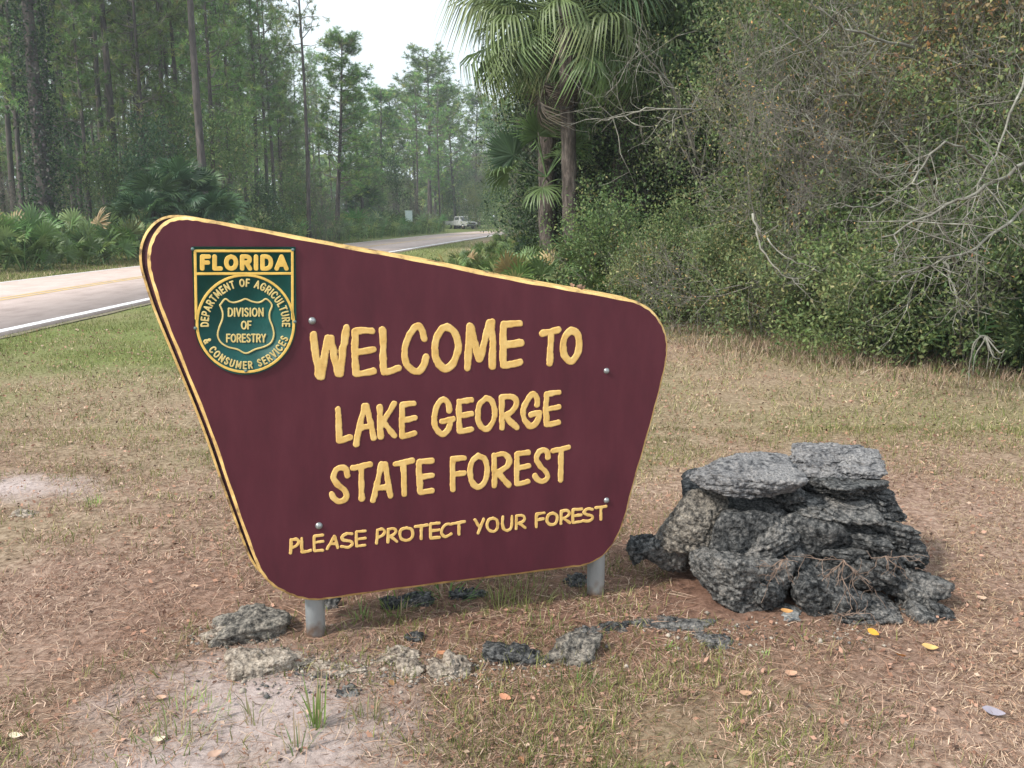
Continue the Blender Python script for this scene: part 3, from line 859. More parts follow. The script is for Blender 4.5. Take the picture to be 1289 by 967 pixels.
# px, py, distance, size (x, y, z), seed, material, (rot x, y, z), layers
STN = [
 (932, 603, 3.88, (0.60, 0.40, 0.13), 7, M_RSLAB, (0.17, 0.05, 0.10), 0.5, 'flat pale grey cap slab tilted to the left'),
 (1052, 581, 4.18, (0.46, 0.36, 0.15), 14, M_RSLAB, (0.10, -0.06, -0.25), 0.8, 'flat cap slab with a knobbly right end'),
 (880, 655, 3.96, (0.33, 0.40, 0.27), 21, M_RCRUST, (0.0, 0.12, 0.5), 0.3, 'pale crusted block at the upper left of the pier'),
 (955, 668, 3.90, (0.36, 0.36, 0.17), 32, M_RGREY, (0.1, -0.35, 0.1), 0.6, None),
 (938, 640, 4.02, (0.36, 0.36, 0.10), 33, M_RDARK, (0.0, -0.1, 0.0), 0.6, None),
 (1035, 634, 3.98, (0.44, 0.44, 0.10), 43, M_RGREY, (0.0, 0.03, 0.1), 1.0, None),
 (1090, 628, 4.06, (0.30, 0.36, 0.12), 44, M_RDARK, (0.0, 0.10, 0.3), 1.0, None),
 (1055, 664, 3.94, (0.46, 0.42, 0.12), 54, M_RDARK, (0.05, 0.02, -0.1), 1.2, None),
 (1100, 672, 3.98, (0.28, 0.40, 0.19), 57, M_RDARK, (0.0, 0.15, 0.2), 1.0, None),
 (1040, 694, 3.88, (0.30, 0.34, 0.10), 58, M_RDARK, (0.0, 0.02, 0.2), 1.0, None),
 (925, 725, 3.74, (0.43, 0.34, 0.30), 65, M_RGREY, (0.1, 0.15, 0.4), 0.3, None),
 (962, 745, 3.66, (0.20, 0.20, 0.17), 66, M_RDARK, (0.3, 0.2, 0.4), 0.2, None),
 (1022, 737, 3.70, (0.29, 0.28, 0.24), 77, M_RDARK, (0.1, 0.3, 0.2), 0.5, None),
 (1090, 722, 3.78, (0.32, 0.32, 0.16), 87, M_RDARK, (0.0, 0.2, 0.1), 0.8, None),
 (1133, 722, 3.82, (0.20, 0.30, 0.16), 98, M_RGREY, (0.0, 0.2, 0.4), 0.3, None),
 (1158, 772, 3.66, (0.25, 0.32, 0.17), 109, M_RGREY, (0.0, 0.25, 0.1), 0.3, None),
 (1090, 778, 3.58, (0.40, 0.26, 0.15), 119, M_RGREY, (0.0, 0.05, 0.1), 0.8, None),
 (1015, 792, 3.52, (0.24, 0.18, 0.10), 129, M_RPALE, (0.1, -0.1, 0.2), 1.2, 'pale flaking stone at the foot of the pier'),
 (1108, 700, 3.86, (0.24, 0.28, 0.16), 158, M_RDARK, (0.1, 0.1, 0.4), 0.4, None),
 (1150, 742, 3.74, (0.22, 0.28, 0.19), 159, M_RGREY, (0.0, 0.35, 0.2), 0.3, None),
 (1178, 776, 3.60, (0.17, 0.24, 0.15), 152, M_RDARK, (0.0, 0.3, 0.1), 0.5, None),
 (1062, 762, 3.62, (0.24, 0.24, 0.16), 153, M_RDARK, (0.2, 0.0, 0.6), 0.5, None),
 (985, 620, 4.02, (0.20, 0.30, 0.10), 154, M_RDARK, (0.0, 0.1, 0.1), 0.5, None),
 (1060, 612, 4.03, (0.40, 0.40, 0.10), 155, M_RDARK, (0.0, 0.0, 0.1), 0.8, None),
 (1140, 690, 3.90, (0.22, 0.34, 0.14), 156, M_RDARK, (0.0, 0.2, 0.1), 0.8, None),
 (985, 705, 3.80, (0.26, 0.30, 0.16), 157, M_RDARK, (0.2, 0.1, 0.3), 0.5, None),
 (1132, 796, 3.50, (0.12, 0.10, 0.07), 139, M_RPALE, (0.1, -0.1, 0.2), 0.2, None),
 (948, 795, 3.52, (0.22, 0.14, 0.07), 140, M_MORT, (0.1, 0.1, 0.2), 0.0, None),
 (846, 700, 4.00, (0.30, 0.16, 0.20), 149, M_RGREY, (0.0, 0.75, 0.3), 0.3, 'thin slab leaning out at the left foot of the pier'),
 (808, 690, 4.05, (0.15, 0.16, 0.13), 150, M_RDARK, (0.0, -0.3, 0.1), 0.3, None),
]
for si, (px, py, Y, dm, sd_, mt, rt, ly, lab) in enumerate(STN):
    Y = 3.45 + (Y - 3.5) * 0.75
    dm = (dm[0] * 1.04, dm[1] * 1.0, dm[2] * (1.12 if si > 1 else 0.92))
    P, F = rock_verts(sd_, dm, 6 if max(dm) > 0.34 else 5, 10, 0.15, layers=ly)
    P = rotz(roty(rotx(P, rt[0]), rt[1]), rt[2])
    c = AT(px, py, Y)
    o = link('stone', mesh_np('stone', P, F, mt, True), pile, (c.x - PB.x, c.y - PB.y, c.z))
    if lab: o['label'] = lab
# stones of the far side and the heart of the pier
for (x, y, z, dm, sd_) in ((0.90, 3.98, 0.13, (0.5, 0.4, 0.3), 201), (1.35, 4.08, 0.13, (0.55, 0.4, 0.34), 202), (1.10, 4.05, 0.38, (0.75, 0.34, 0.24), 203), (1.12, 3.82, 0.2, (0.62, 0.4, 0.45), 204), (1.28, 3.74, 0.26, (0.46, 0.34, 0.30), 206), (1.36, 3.70, 0.13, (0.40, 0.26, 0.22), 207), (1.0, 3.72, 0.25, (0.4, 0.26, 0.3), 208), (1.48, 3.9, 0.10, (0.34, 0.4, 0.28), 205)):
    P, F = rock_verts(sd_, dm, 4, 10, 0.12, layers=0.5)
    link('stone', mesh_np('stone', P, F, M_RDARK, True), pile, (x - PB.x, y - PB.y, z))
# mortar smeared into the joints, left side
for (px, py, Y, dm, sd_) in ((905, 693, 3.86, (0.12, 0.2, 0.06), 301), (985, 700, 3.80, (0.16, 0.16, 0.05), 302), (915, 678, 3.90, (0.13, 0.2, 0.05), 303), (985, 650, 3.95, (0.13, 0.2, 0.08), 304), (995, 775, 3.58, (0.2, 0.2, 0.07), 305), (900, 780, 3.60, (0.13, 0.12, 0.08), 306)):
    Y = 3.45 + (Y - 3.5) * 0.75
    P, F = rock_verts(sd_, dm, 4, 6, 0.2)
    c = AT(px, py, Y)
    link('mortar', mesh_np('mortar', P, F, M_MORT, True), pile, (c.x - PB.x, c.y - PB.y, c.z))

# low rocks round the bed under the sign, each a thing
def rock_at(px, py, dm, seed, mat, label, sink=0.3, rot=0.0, layers=0.3, sub=5, Yoff=0.0):
    dm = (dm[0] * 1.12, dm[1] * 1.15, dm[2] * 1.05)
    P, F = rock_verts(seed, dm, 5 if dm[0] > 0.17 else 4, 8, 0.26, layers=layers)
    P = P * (1 + 0.10 * (fbm(P / 0.018, seed, 2) - 0.5))[:, None]
    P = rotz(P, rot)
    c = G(px, py)
    o = link('limestone_rock', mesh_np('limestone_rock', P, F, mat, True), None, (c.x, c.y + dm[1] * 0.4 + Yoff, gz(c.x, c.y) + dm[2] * (0.5 - sink - 0.19)))
    return tag(o, label, 'rock', 'low limestone rocks edging the bed under the sign')
ROCKS = [
 (303, 812, (0.29, 0.26, 0.14), 401, M_RCRUST, 'dark knobbly grey rock left of the left sign post', 0.3, 0.2),
 (268, 812, (0.12, 0.12, 0.07), 402, M_RPALE, 'small pale rock at the far left end of the rock edging', 0.3, 0.9),
 (315, 852, (0.24, 0.18, 0.12), 403, M_RPALE, 'pale crumbly rock in front of and left of the left post', 0.35, 0.4),
 (362, 848, (0.20, 0.14, 0.08), 404, M_RPALE, 'low pale flaky rock directly in front of the left post', 0.4, -0.2),
 (425, 853, (0.24, 0.12, 0.06), 405, M_RPALE, 'thin sliver of pale rock half buried below the sign', 0.4, -0.1),
 (518, 852, (0.12, 0.10, 0.09), 406, M_RPALE, 'cream rock beside the dark hollow, left of its twin', 0.35, 0.5),
 (565, 858, (0.17, 0.12, 0.10), 407, M_RPALE, 'cream rounded rock below the middle of the sign', 0.35, 0.1),
 (500, 835, (0.18, 0.12, 0.05), 408, M_RPALE, 'flat tan rock behind the cream rocks', 0.4, 0.1),
 (652, 838, (0.24, 0.16, 0.10), 409, M_RDARK, 'dark low rock in front of the right half of the sign', 0.35, 0.1),
 (722, 835, (0.20, 0.18, 0.13), 410, M_RCRUST, 'grey rock with a pale speckled top in front of the right post', 0.3, -0.3),
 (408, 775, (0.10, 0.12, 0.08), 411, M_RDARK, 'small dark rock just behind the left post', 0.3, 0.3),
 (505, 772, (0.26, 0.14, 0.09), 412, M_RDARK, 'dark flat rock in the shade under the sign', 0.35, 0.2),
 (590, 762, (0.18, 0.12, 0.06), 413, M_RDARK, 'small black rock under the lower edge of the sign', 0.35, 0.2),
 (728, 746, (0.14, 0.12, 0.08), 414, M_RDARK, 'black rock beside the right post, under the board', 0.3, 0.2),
 (845, 795, (0.34, 0.14, 0.07), 415, M_RGREY, 'low grey rock between the right post and the stone pier', 0.4, -0.25),
 (905, 815, (0.22, 0.14, 0.07), 416, M_RGREY, 'low rock at the near left foot of the stone pier', 0.4, -0.2),
 (772, 800, (0.16, 0.08, 0.05), 417, M_RDARK, 'sliver of dark rock sunk in needles right of the right post', 0.4, 0.2),
 (520, 812, (0.07, 0.06, 0.05), 418, M_RDARK, 'tiny dark stone on the needles under the sign', 0.3, 0.0),
 (22, 655, (0.16, 0.12, 0.05), 419, M_RPALE, 'pale stones in the bare patch at the far left of the lawn', 0.4, 0.0),
 (430, 880, (0.10, 0.08, 0.05), 420, M_RGREY, 'small grey stone among the weeds in front of the rock edging', 0.35, 0.3),
 (742, 800, (0.12, 0.07, 0.05), 421, M_RGREY, 'small grey stone just behind the speckled rock', 0.35, 0.3),
]
for (px, py, dm, sd_, mt, lab, sk, ro) in ROCKS:
    rock_at(px, py, dm, sd_, mt, lab, sk, ro)
# ------------------------------------------------------------------ plants: tools
def segs_mesh(name, S, mat, sides=3):
    """S: array (n, 8) of p0, p1, r0, r1: one slim prism per branch piece"""
    S = np.asarray(S, float)
    p0, p1, r0, r1 = S[:, 0:3], S[:, 3:6], S[:, 6], S[:, 7]
    t = p1 - p0; t /= np.linalg.norm(t, axis=1)[:, None] + 1e-9
    up = np.where(np.abs(t[:, 2:3]) > 0.8, np.array([[1.0, 0, 0]]), np.array([[0, 0, 1.0]]))
    a = np.cross(t, up); a /= np.linalg.norm(a, axis=1)[:, None] + 1e-9
    c = np.cross(t, a)
    th = np.linspace(0, 2 * math.pi, sides, endpoint=False)
    ring = np.cos(th)[None, :, None] * a[:, None, :] + np.sin(th)[None, :, None] * c[:, None, :]
    V = np.concatenate([p0[:, None, :] + ring * r0[:, None, None], p1[:, None, :] + ring * r1[:, None, None]], 1).reshape(-1, 3)
    b_ = (np.arange(len(S)) * 2 * sides)[:, None]
    k = np.arange(sides)[None, :]; k2 = (k + 1) % sides
    F = np.stack([b_ + k, b_ + k2, b_ + sides + k2, b_ + sides + k], 2).reshape(-1, 4)
    return mesh_np(name, V, F, mat, True)
def unit(v): return v / (np.linalg.norm(v, axis=-1, keepdims=True) + 1e-9)
def leaves_mesh(name, C, D, L, W, col, mat, fold=0.25, r_=rng, droop=0.0):
    """kite shaped leaves at C pointing along D"""
    n_ = len(C)
    D = unit(D)
    s = unit(np.cross(D, unit(r_.normal(size=(n_, 3)) + np.array([0, 0, 1.2]))))
    u = np.cross(s, D)
    L = np.broadcast_to(L, (n_,))[:, None]; W = np.broadcast_to(W, (n_,))[:, None]
    tip = C + D * L + np.array([0, 0, -1.0]) * droop * L
    mid = C + D * L * 0.5
    V = np.stack([C, mid + s * W * 0.5 + u * W * fold, tip, mid - s * W * 0.5 + u * W * fold], 1).reshape(-1, 3)
    b_ = (np.arange(n_) * 4)[:, None]
    F = np.concatenate([b_ + np.array([[0, 1, 2]]), b_ + np.array([[0, 2, 3]])])
    return mesh_np(name, V, F, mat, False, np.repeat(col, 4, 0))
def pick(pal, n_, r_=rng, jit=0.18):
    """colours from a palette [(weight, rgb)] with jitter"""
    w = np.array([p[0] for p in pal], float); w /= w.sum()
    c = np.array([p[1] for p in pal])[r_.choice(len(pal), n_, p=w)]
    return np.clip(c * (1 + jit * r_.normal(size=(n_, 1))) * (1 + 0.06 * r_.normal(size=(n_, 3))), 0.005, 0.95)

def branching(r_, p, d, L, rad, depth, out, tips, spread=0.75, kids=3, up=0.15, steps=3, wig=0.22, shrink=0.62):
    p = np.array(p, float); d = np.array(d, float)
    sl = L / steps
    rr = rad
    for s_ in range(steps):
        d = d + r_.normal(size=3) * wig + np.array([0, 0, up])
        d /= np.linalg.norm(d)
        q = p + d * sl
        r2 = rad * (1 - 0.5 * (s_ + 1) / steps)
        out.append((*p, *q, rr, r2))
        p, rr = q, r2
        if depth > 0 and s_ >= (1 if depth > 1 else 0):
            for _ in range(kids if s_ == steps - 1 else max(1, kids - 1)):
                e = d + r_.normal(size=3) * spread
                e /= np.linalg.norm(e)
                branching(r_, p, e, L * shrink * r_.uniform(0.7, 1.15), rr * 0.62, depth - 1, out, tips, spread, kids, up, steps, wig, shrink)
    if depth <= 1: tips.append((p, d))

PAL_EVER = [(4, (0.060, 0.105, 0.045)), (4, (0.095, 0.150, 0.055)), (2.5, (0.15, 0.21, 0.08)), (1.0, (0.24, 0.28, 0.11)), (0.3, (0.24, 0.17, 0.09))]
PAL_OLIVE = [(4, (0.085, 0.120, 0.055)), (4, (0.13, 0.165, 0.07)), (2, (0.20, 0.22, 0.10)), (0.7, (0.27, 0.23, 0.12)), (0.3, (0.30, 0.18, 0.08))]
PAL_DARK = [(5, (0.042, 0.085, 0.042)), (3, (0.070, 0.120, 0.055)), (1, (0.12, 0.17, 0.07))]
PAL_AUTUMN = [(3, (0.20, 0.20, 0.09)), (3, (0.34, 0.28, 0.12)), (2, (0.48, 0.29, 0.13)), (1.3, (0.58, 0.33, 0.14)), (2, (0.30, 0.24, 0.19)), (2, (0.12, 0.16, 0.07))]
PAL_DEAD = [(3, (0.20, 0.16, 0.12)), (2, (0.13, 0.10, 0.08)), (2, (0.30, 0.25, 0.20))]
PAL_YG = [(3, (0.14, 0.205, 0.075)), (3, (0.20, 0.26, 0.10)), (1, (0.30, 0.33, 0.14)), (3, (0.08, 0.135, 0.05))]
PAL_PINE = [(4, (0.085, 0.160, 0.068)), (4, (0.125, 0.215, 0.085)), (2, (0.18, 0.28, 0.11)), (0.8, (0.25, 0.30, 0.13))]
PAL_PALMET = [(5, (0.075, 0.125, 0.045)), (4, (0.11, 0.165, 0.055)), (2, (0.17, 0.22, 0.08)), (0.7, (0.26, 0.28, 0.12)), (0.25, (0.30, 0.22, 0.12))]

PAL_EVER = [(w_, tuple(min(0.8, v_ * 1.3) for v_ in c_)) for w_, c_ in PAL_EVER]
PAL_OLIVE = [(w_, tuple(min(0.8, v_ * 1.4) for v_ in c_)) for w_, c_ in PAL_OLIVE]
PAL_YG = [(w_, tuple(min(0.8, v_ * 1.15) for v_ in c_)) for w_, c_ in PAL_YG]
PAL_DARK = [(w_, tuple(min(0.8, v_ * 1.15) for v_ in c_)) for w_, c_ in PAL_DARK]
PAL_AUTUMN = [(w_, tuple(min(0.8, v_ * 1.15) for v_ in c_)) for w_, c_ in PAL_AUTUMN]
PAL_PINE = [(w_, tuple(min(0.8, v_ * 1.15) for v_ in c_)) for w_, c_ in PAL_PINE]
def leafy(seed, H, W, nleaf, leaf, pal, twig=M_TWIG, base=0.1, depth=3, stems=4, clump=0.16, lift=0.3, upb=0.12, kids=3, srad=0.02, spill=0.0):
    """a shrub or small tree: stems that branch, leaves gathered round the twig ends"""
    r_ = np.random.default_rng(seed)
    out_, tips = [], []
    for s_ in range(stems):
        a = r_.uniform(0, 2 * math.pi)
        lean = r_.uniform(0.1, 0.75) * W / H
        d = np.array([math.cos(a) * lean, math.sin(a) * lean, 1.0]); d /= np.linalg.norm(d)
        branching(r_, (0.06 * W * math.cos(a), 0.06 * W * math.sin(a), -0.05), d, H * 0.55 * r_.uniform(0.75, 1.1), srad * r_.uniform(0.7, 1.3), depth, out_, tips, 0.75, kids, upb, 3, 0.20)
    out_ = np.array(out_)
    T = np.array([t[0] for t in tips]); TD = np.array([t[1] for t in tips])
    # fit the plant to its height and width
    sz = np.array([W / 2 / np.percentile(np.abs(T[:, 0]), 96), W / 2 / np.percentile(np.abs(T[:, 1]), 96), H / np.percentile(T[:, 2], 98)])
    T = T * sz; out_[:, 0:3] *= sz; out_[:, 3:6] *= sz
    # low skirt of tips
    if base < 0.5:
        m_ = int(len(T) * 0.22)
        a = r_.uniform(0, 2 * math.pi, m_); q = W / 2 * np.sqrt(r_.uniform(0.2, 1, m_))
        lo = np.stack([np.cos(a) * q, np.sin(a) * q, r_.uniform(base * H, 0.4 * H, m_)], 1)
        T = np.concatenate([T, lo]); TD = np.concatenate([TD, unit(lo * np.array([1, 1, 0.3]))])
    keep = (T[:, 2] > base * H) & (np.hypot(T[:, 0], T[:, 1]) < W * 0.6)
    out_ = out_[np.hypot(out_[:, 3], out_[:, 4]) < W * 0.62]
    T, TD = T[keep], TD[keep]
    k = r_.integers(0, len(T), nleaf)
    dens = r_.gamma(0.6, 1.0, len(T)) + 0.08; dens /= dens.sum()
    k = r_.choice(len(T), nleaf, p=dens)
    off = r_.normal(size=(nleaf, 3)) * clump * (0.6 + 0.6 * r_.random((nleaf, 1)))
    C = T[k] + off
    C[:, 2] = np.maximum(C[:, 2], 0.03)
    D = unit(TD[k] * 0.7 + r_.normal(size=(nleaf, 3)) + np.array([0, 0, lift]))
    cc = pick(pal, len(T), r_, 0.10)[k] * 0.5 + pick(pal, nleaf, r_) * 0.5
    Ls = leaf * r_.uniform(0.4, 1.5, nleaf)
    return [('branches', segs_mesh('branches', out_, twig)), ('foliage', leaves_mesh('foliage', C, D, Ls, Ls * 0.52, cc, M_LEAF, r_=r_))]

def bare(seed, H, W, mat=M_LICHEN, nleaf=500, pal=PAL_AUTUMN, depth=4, stems=3, srad=0.03, kids=3, leaf=0.04, spread=0.8, up=0.08):
    r_ = np.random.default_rng(seed)
    out_, tips = [], []
    for s_ in range(stems):
        a = r_.uniform(0, 2 * math.pi)
        lean = r_.uniform(0.2, 0.9) * W / H
        d = np.array([math.cos(a) * lean, math.sin(a) * lean, 1.0]); d /= np.linalg.norm(d)
        branching(r_, (0, 0, -0.05), d, H * 0.5 * r_.uniform(0.8, 1.1), srad, depth, out_, tips, spread, kids, up, 3, 0.28, 0.66)
    out_ = np.array(out_)
    T = np.array([t[0] for t in tips]); TD = np.array([t[1] for t in tips])
    sz = np.array([W / 2 / np.percentile(np.abs(T[:, 0]), 95), W / 2 / np.percentile(np.abs(T[:, 1]), 95), H / np.percentile(T[:, 2], 98)])
    T = T * sz; out_[:, 0:3] *= sz; out_[:, 3:6] *= sz
    out_[:, 6:8] = np.maximum(out_[:, 6:8], 0.0028)
    k = r_.integers(0, len(T), nleaf)
    C = T[k] + r_.normal(size=(nleaf, 3)) * 0.10
    Ls = leaf * r_.uniform(0.6, 1.3, nleaf)
    pr = [('branches', segs_mesh('branches', out_, mat, 3))]
    pr.append(('foliage', leaves_mesh('foliage', C, r_.normal(size=(nleaf, 3)), Ls, Ls * 0.5, pick(pal, nleaf, r_), M_LEAF, r_=r_)))
    return pr

def trunk_mesh(name, H, r0, r1, bend, seed, mat, ring=12, flare=1.35, steps=14, lump=0.06):
    r_ = np.random.default_rng(seed)
    t = np.linspace(0, 1, steps)
    bx_, by_ = r_.normal(size=2) * bend
    ph = r_.uniform(0, 6, 2)
    P = np.stack([bx_ * t ** 1.5 + 0.25 * bend * np.sin(t * 5 + ph[0]) - 0.25 * bend * math.sin(ph[0]), by_ * t ** 1.5 + 0.25 * bend * np.sin(t * 4 + ph[1]) - 0.25 * bend * math.sin(ph[1]), -0.15 + (H + 0.15) * t], 1)
    rs = r0 + (r1 - r0) * t
    rs = rs * (1 + (flare - 1) * np.exp(-t * H / (1.6 * r0 + 0.2)))
    V, F = tube(P, r0, ring, True, rs)
    k = steps * ring
    nn = V[:k] - np.repeat(P, ring, 0)
    V[:k] += nn * (lump * 2.5 * (fbm(V[:k] * np.array([1 / r0, 1 / r0, 0.6 / r0]) * 0.7, seed, 3) - 0.5))[:, None]
    return P, mesh_np(name, V, F, mat, True)

def pine(seed, H=20, r0=0.18, crown=0.45, wide=2.8, nb=46, ntuft=9, nn=16, need=0.34, nw=0.034, bend=0.3, sparse=1.0):
    r_ = np.random.default_rng(seed)
    P, tm = trunk_mesh('trunk', H, r0, r0 * 0.22, bend, seed, M_BARK, 10, 1.25, 16)
    out_, tuft, td = [], [], []
    def on(z):
        t = z / H
        return np.array([np.interp(t, np.linspace(0, 1, 16), P[:, k]) for k in range(3)])
    for i in range(nb):
        f = r_.uniform(0, 1) ** 0.85
        z = H * (crown + (1 - crown) * f)
        L = wide * (1.0 - 0.68 * f) * r_.uniform(0.55, 1.15) * (0.7 + 0.3 * math.sin(min(f * 6, 1.5)))
        a = r_.uniform(0, 2 * math.pi)
        p = on(z)
        d = np.array([math.cos(a), math.sin(a), r_.uniform(-0.1, 0.45)])
        rad = 0.014 + 0.016 * L
        for s_ in range(5):
            d = unit(d + r_.normal(size=3) * 0.16 + np.array([0, 0, 0.10]))
            q = p + d * L / 5
            out_.append((*p, *q, rad * (1 - s_ / 6), rad * (1 - (s_ + 1) / 6)))
            p = q
            if s_ >= 1:
                for _ in range(int(r_.poisson(ntuft / 4 * sparse)) + (1 if s_ == 4 else 0)):
                    e = unit(d + r_.normal(size=3) * 0.8 + np.array([0, 0, 0.3]))
                    qq = p + e * r_.uniform(0.15, 0.55)
                    out_.append((*p, *qq, 0.012, 0.008))
                    tuft.append(qq); td.append(e)
    tuft, td = np.array(tuft), np.array(td)
    m_ = len(tuft)
    C = np.repeat(tuft, nn, 0)
    D = unit(np.repeat(td, nn, 0) * 0.75 + r_.normal(size=(m_ * nn, 3)) * 0.75)
    L = need * r_.uniform(0.7, 1.2, m_ * nn)
    cc = np.repeat(pick(PAL_PINE, m_, r_, 0.2), nn, 0) * (1 + 0.15 * r_.normal(size=(m_ * nn, 1)))
    V0 = C; s = unit(np.cross(D, r_.normal(size=D.shape)))
    V = np.stack([V0 - s * nw / 2, V0 + s * nw / 2, V0 + D * L[:, None]], 1).reshape(-1, 3)
    F = np.arange(len(V)).reshape(-1, 3)
    return [('trunk', tm), ('branches', segs_mesh('branches', np.array(out_), M_TWIG, 3)),
            ('crown', mesh_np('crown', V, F, M_LEAF, False, np.repeat(np.clip(cc, 0.01, 1), 3, 0)))]

PAL_PALMET = [(w_, tuple(v_ * 1.25 for v_ in c_)) for w_, c_ in PAL_PALMET]
PAL_PINE = [(w_, (v_[0] * 1.2, v_[1] * 1.12, v_[2] * 0.95)) for w_, v_ in PAL_PINE]
PAL_EVER = [(w_, tuple(x_ * 1.12 for x_ in v_)) for w_, v_ in PAL_EVER]
def fan(r_, rad, nseg, arc, droop, fold, width, split=0.35, costa=0.0, tipdroop=1.0, pal=PAL_PALMET, tint=None):
    """one fan leaf, stalk end at the origin, opening along +x, upper side +z"""
    Vs, Fs, Cs, b_ = [], [], [], 0
    base_c = pick(pal, 1, r_, 0.12)[0] if tint is None else np.array(tint)
    for k in range(nseg):
        a = -arc + 2 * arc * (k + 0.5) / nseg + r_.normal() * 0.02
        L = rad * (0.72 + 0.28 * math.cos(a * 0.6)) * r_.uniform(0.9, 1.05)
        st = np.array([costa * rad * (1 - abs(a) / arc) * 0.5, 0, -costa * rad * 0.12])
        d = np.array([math.cos(a), math.sin(a), 0.10 * math.cos(a * 3) + 0.08 * r_.normal()])
        s = np.array([-math.sin(a), math.cos(a), 0])
        pts = []
        for t in (0.02, 0.35, 0.62, 0.85, 1.0):
            p = st + d * L * t
            p[2] -= droop * L * t * t + tipdroop * L * max(0, t - 0.55) ** 1.5 * r_.uniform(0.6, 1.3)
            if t > 0.6: p[:2] = p[:2] - d[:2] * L * 0.25 * (t - 0.6) * tipdroop
            w = width * rad * {0.02: 0.2, 0.35: 0.95, 0.62: 0.8, 0.85: 0.42, 1.0: 0.03}[t]
            pts.append((p - s * w / 2 + np.array([0, 0, fold * w]), p, p + s * w / 2 + np.array([0, 0, fold * w])))
        Vs += [x for tr in pts for x in tr]
        c = base_c * (1 + 0.12 * r_.normal())
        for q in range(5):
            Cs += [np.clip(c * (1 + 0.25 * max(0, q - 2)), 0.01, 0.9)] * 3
        for q in range(4):
            u = b_ + q * 3
            Fs += [(u, u + 1, u + 4, u + 3), (u + 1, u + 2, u + 5, u + 4)]
        b_ += 15
    return np.array(Vs), np.array(Fs), np.array(Cs)
def petiole(L, r_, col, sag=0.15, w=0.012):
    t = np.linspace(0, 1, 5)
    P = np.stack([-L * (1 - t), np.zeros(5), sag * L * (np.sin(t * math.pi / 2) - 1)], 1)
    V, F = tube(P, w, 4, False, np.linspace(w * 1.6, w, 5))
    return V, F[0], np.repeat(col[None, :], len(V), 0)
def euler_m(yaw, pitch, roll=0.0):
    return np.array(Matrix.Rotation(yaw, 3, 'Z') @ Matrix.Rotation(-pitch, 3, 'Y') @ Matrix.Rotation(roll, 3, 'X'))

def frond_mesh(seed, rad=0.72, pet=0.9, nseg=34, arc=2.1, droop=0.25, tipdroop=1.3, costa=0.5, pal=PAL_PALMET, tint=None, width=0.075, fold=0.25, name='frond'):
    """palm frond with stalk; the stalk's foot sits at the origin"""
    r_ = np.random.default_rng(seed)
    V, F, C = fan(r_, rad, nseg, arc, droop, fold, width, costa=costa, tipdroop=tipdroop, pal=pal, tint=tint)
    pv, pf, pc = petiole(pet, r_, C.mean(0) * 1.1, 0.12)
    V2 = np.concatenate([V, pv]); V2[:, 0] += pet; V2[:, 2] += 0.12 * pet
    return mesh_np(name, V2, np.concatenate([F, pf + len(V)]), M_FROND, False, np.concatenate([C, pc]))

def _unused(): pass
def palmetto_clump(seed, nf=16, H=1.0, pal=PAL_PALMET, nseg=16, joined=True):
    r_ = np.random.default_rng(seed)
    Vs, Fs, Cs, b_ = [], [], [], 0
    for i in range(nf):
        rad = r_.uniform(0.30, 0.46)
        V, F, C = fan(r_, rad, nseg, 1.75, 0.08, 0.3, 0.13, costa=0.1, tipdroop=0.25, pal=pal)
        L = r_.uniform(0.35, 0.8) * H
        pv, pf, pc = petiole(L, r_, C.mean(0), 0.2, 0.009)
        V = np.concatenate([V, pv]); V[:, 0] += L
        M = euler_m(0, r_.uniform(-0.3, 0.2))
        top = V[:, 0] > L - 0.001
        V = V @ euler_m(r_.uniform(0, 6.28), r_.uniform(0.35, 1.35), r_.normal() * 0.5).T
        V += np.array([r_.normal() * 0.28, r_.normal() * 0.28, 0.05])
        V[:, 2] = np.maximum(V[:, 2], 0.01)
        Vs.append(V); Fs.append(np.concatenate([F, pf + len(V) - len(pv)]) + b_); Cs.append(np.concatenate([C, pc])); b_ += len(V)
    return mesh_np('fronds', np.concatenate(Vs), np.concatenate(Fs), M_FROND, False, np.concatenate(Cs))

# ------------------------------------------------------------------ protos
PINES = [Proto('pine_tree', 'pine tree', pine(500 + k, H=h, r0=r0, crown=cr_, wide=w, nb=nb, ntuft=nt, need=nd))
         for k, (h, r0, cr_, w, nb, nt, nd) in enumerate([(19, 0.15, 0.50, 3.2, 52, 10, 0.36), (22, 0.17, 0.55, 3.4, 52, 10, 0.36), (17, 0.14, 0.35, 2.6, 54, 9, 0.34),
                                                      (20, 0.16, 0.30, 2.9, 66, 9, 0.36), (14, 0.12, 0.22, 2.4, 60, 8, 0.34)])]
PINE_ROUND = [Proto('pine_tree', 'pine tree', pine(540 + k, H=17, r0=0.17, crown=c_, wide=w_, nb=95, ntuft=13, need=0.36, nw=0.04)) for k, (c_, w_) in enumerate([(0.5, 4.2), (0.22, 3.6)])]
PINE_SPARSE = Proto('pine_tree', 'pine tree', pine(530, H=17, r0=0.13, crown=0.5, wide=1.9, nb=34, ntuft=6, sparse=0.7, need=0.28))
SAPL = [Proto('young_tree', 'young tree', leafy(560 + k, h, w, 4200, lf, pal, base=0.12, depth=3, stems=3, clump=0.28, srad=0.03))
        for k, (h, w, lf, pal) in enumerate([(5.5, 3.2, 0.13, PAL_DARK), (4.2, 3.0, 0.12, PAL_EVER), (6.5, 3.4, 0.14, PAL_EVER), (4.8, 3.6, 0.12, PAL_YG)])]
BRUSH = [Proto('bare_bush', 'bush', bare(580 + k, h, w, M_TWIG, 500, PAL_DEAD, 3, 5, 0.02, 3, 0.07)) for k, (h, w) in enumerate([(3.2, 3.0), (4.5, 3.0)])]
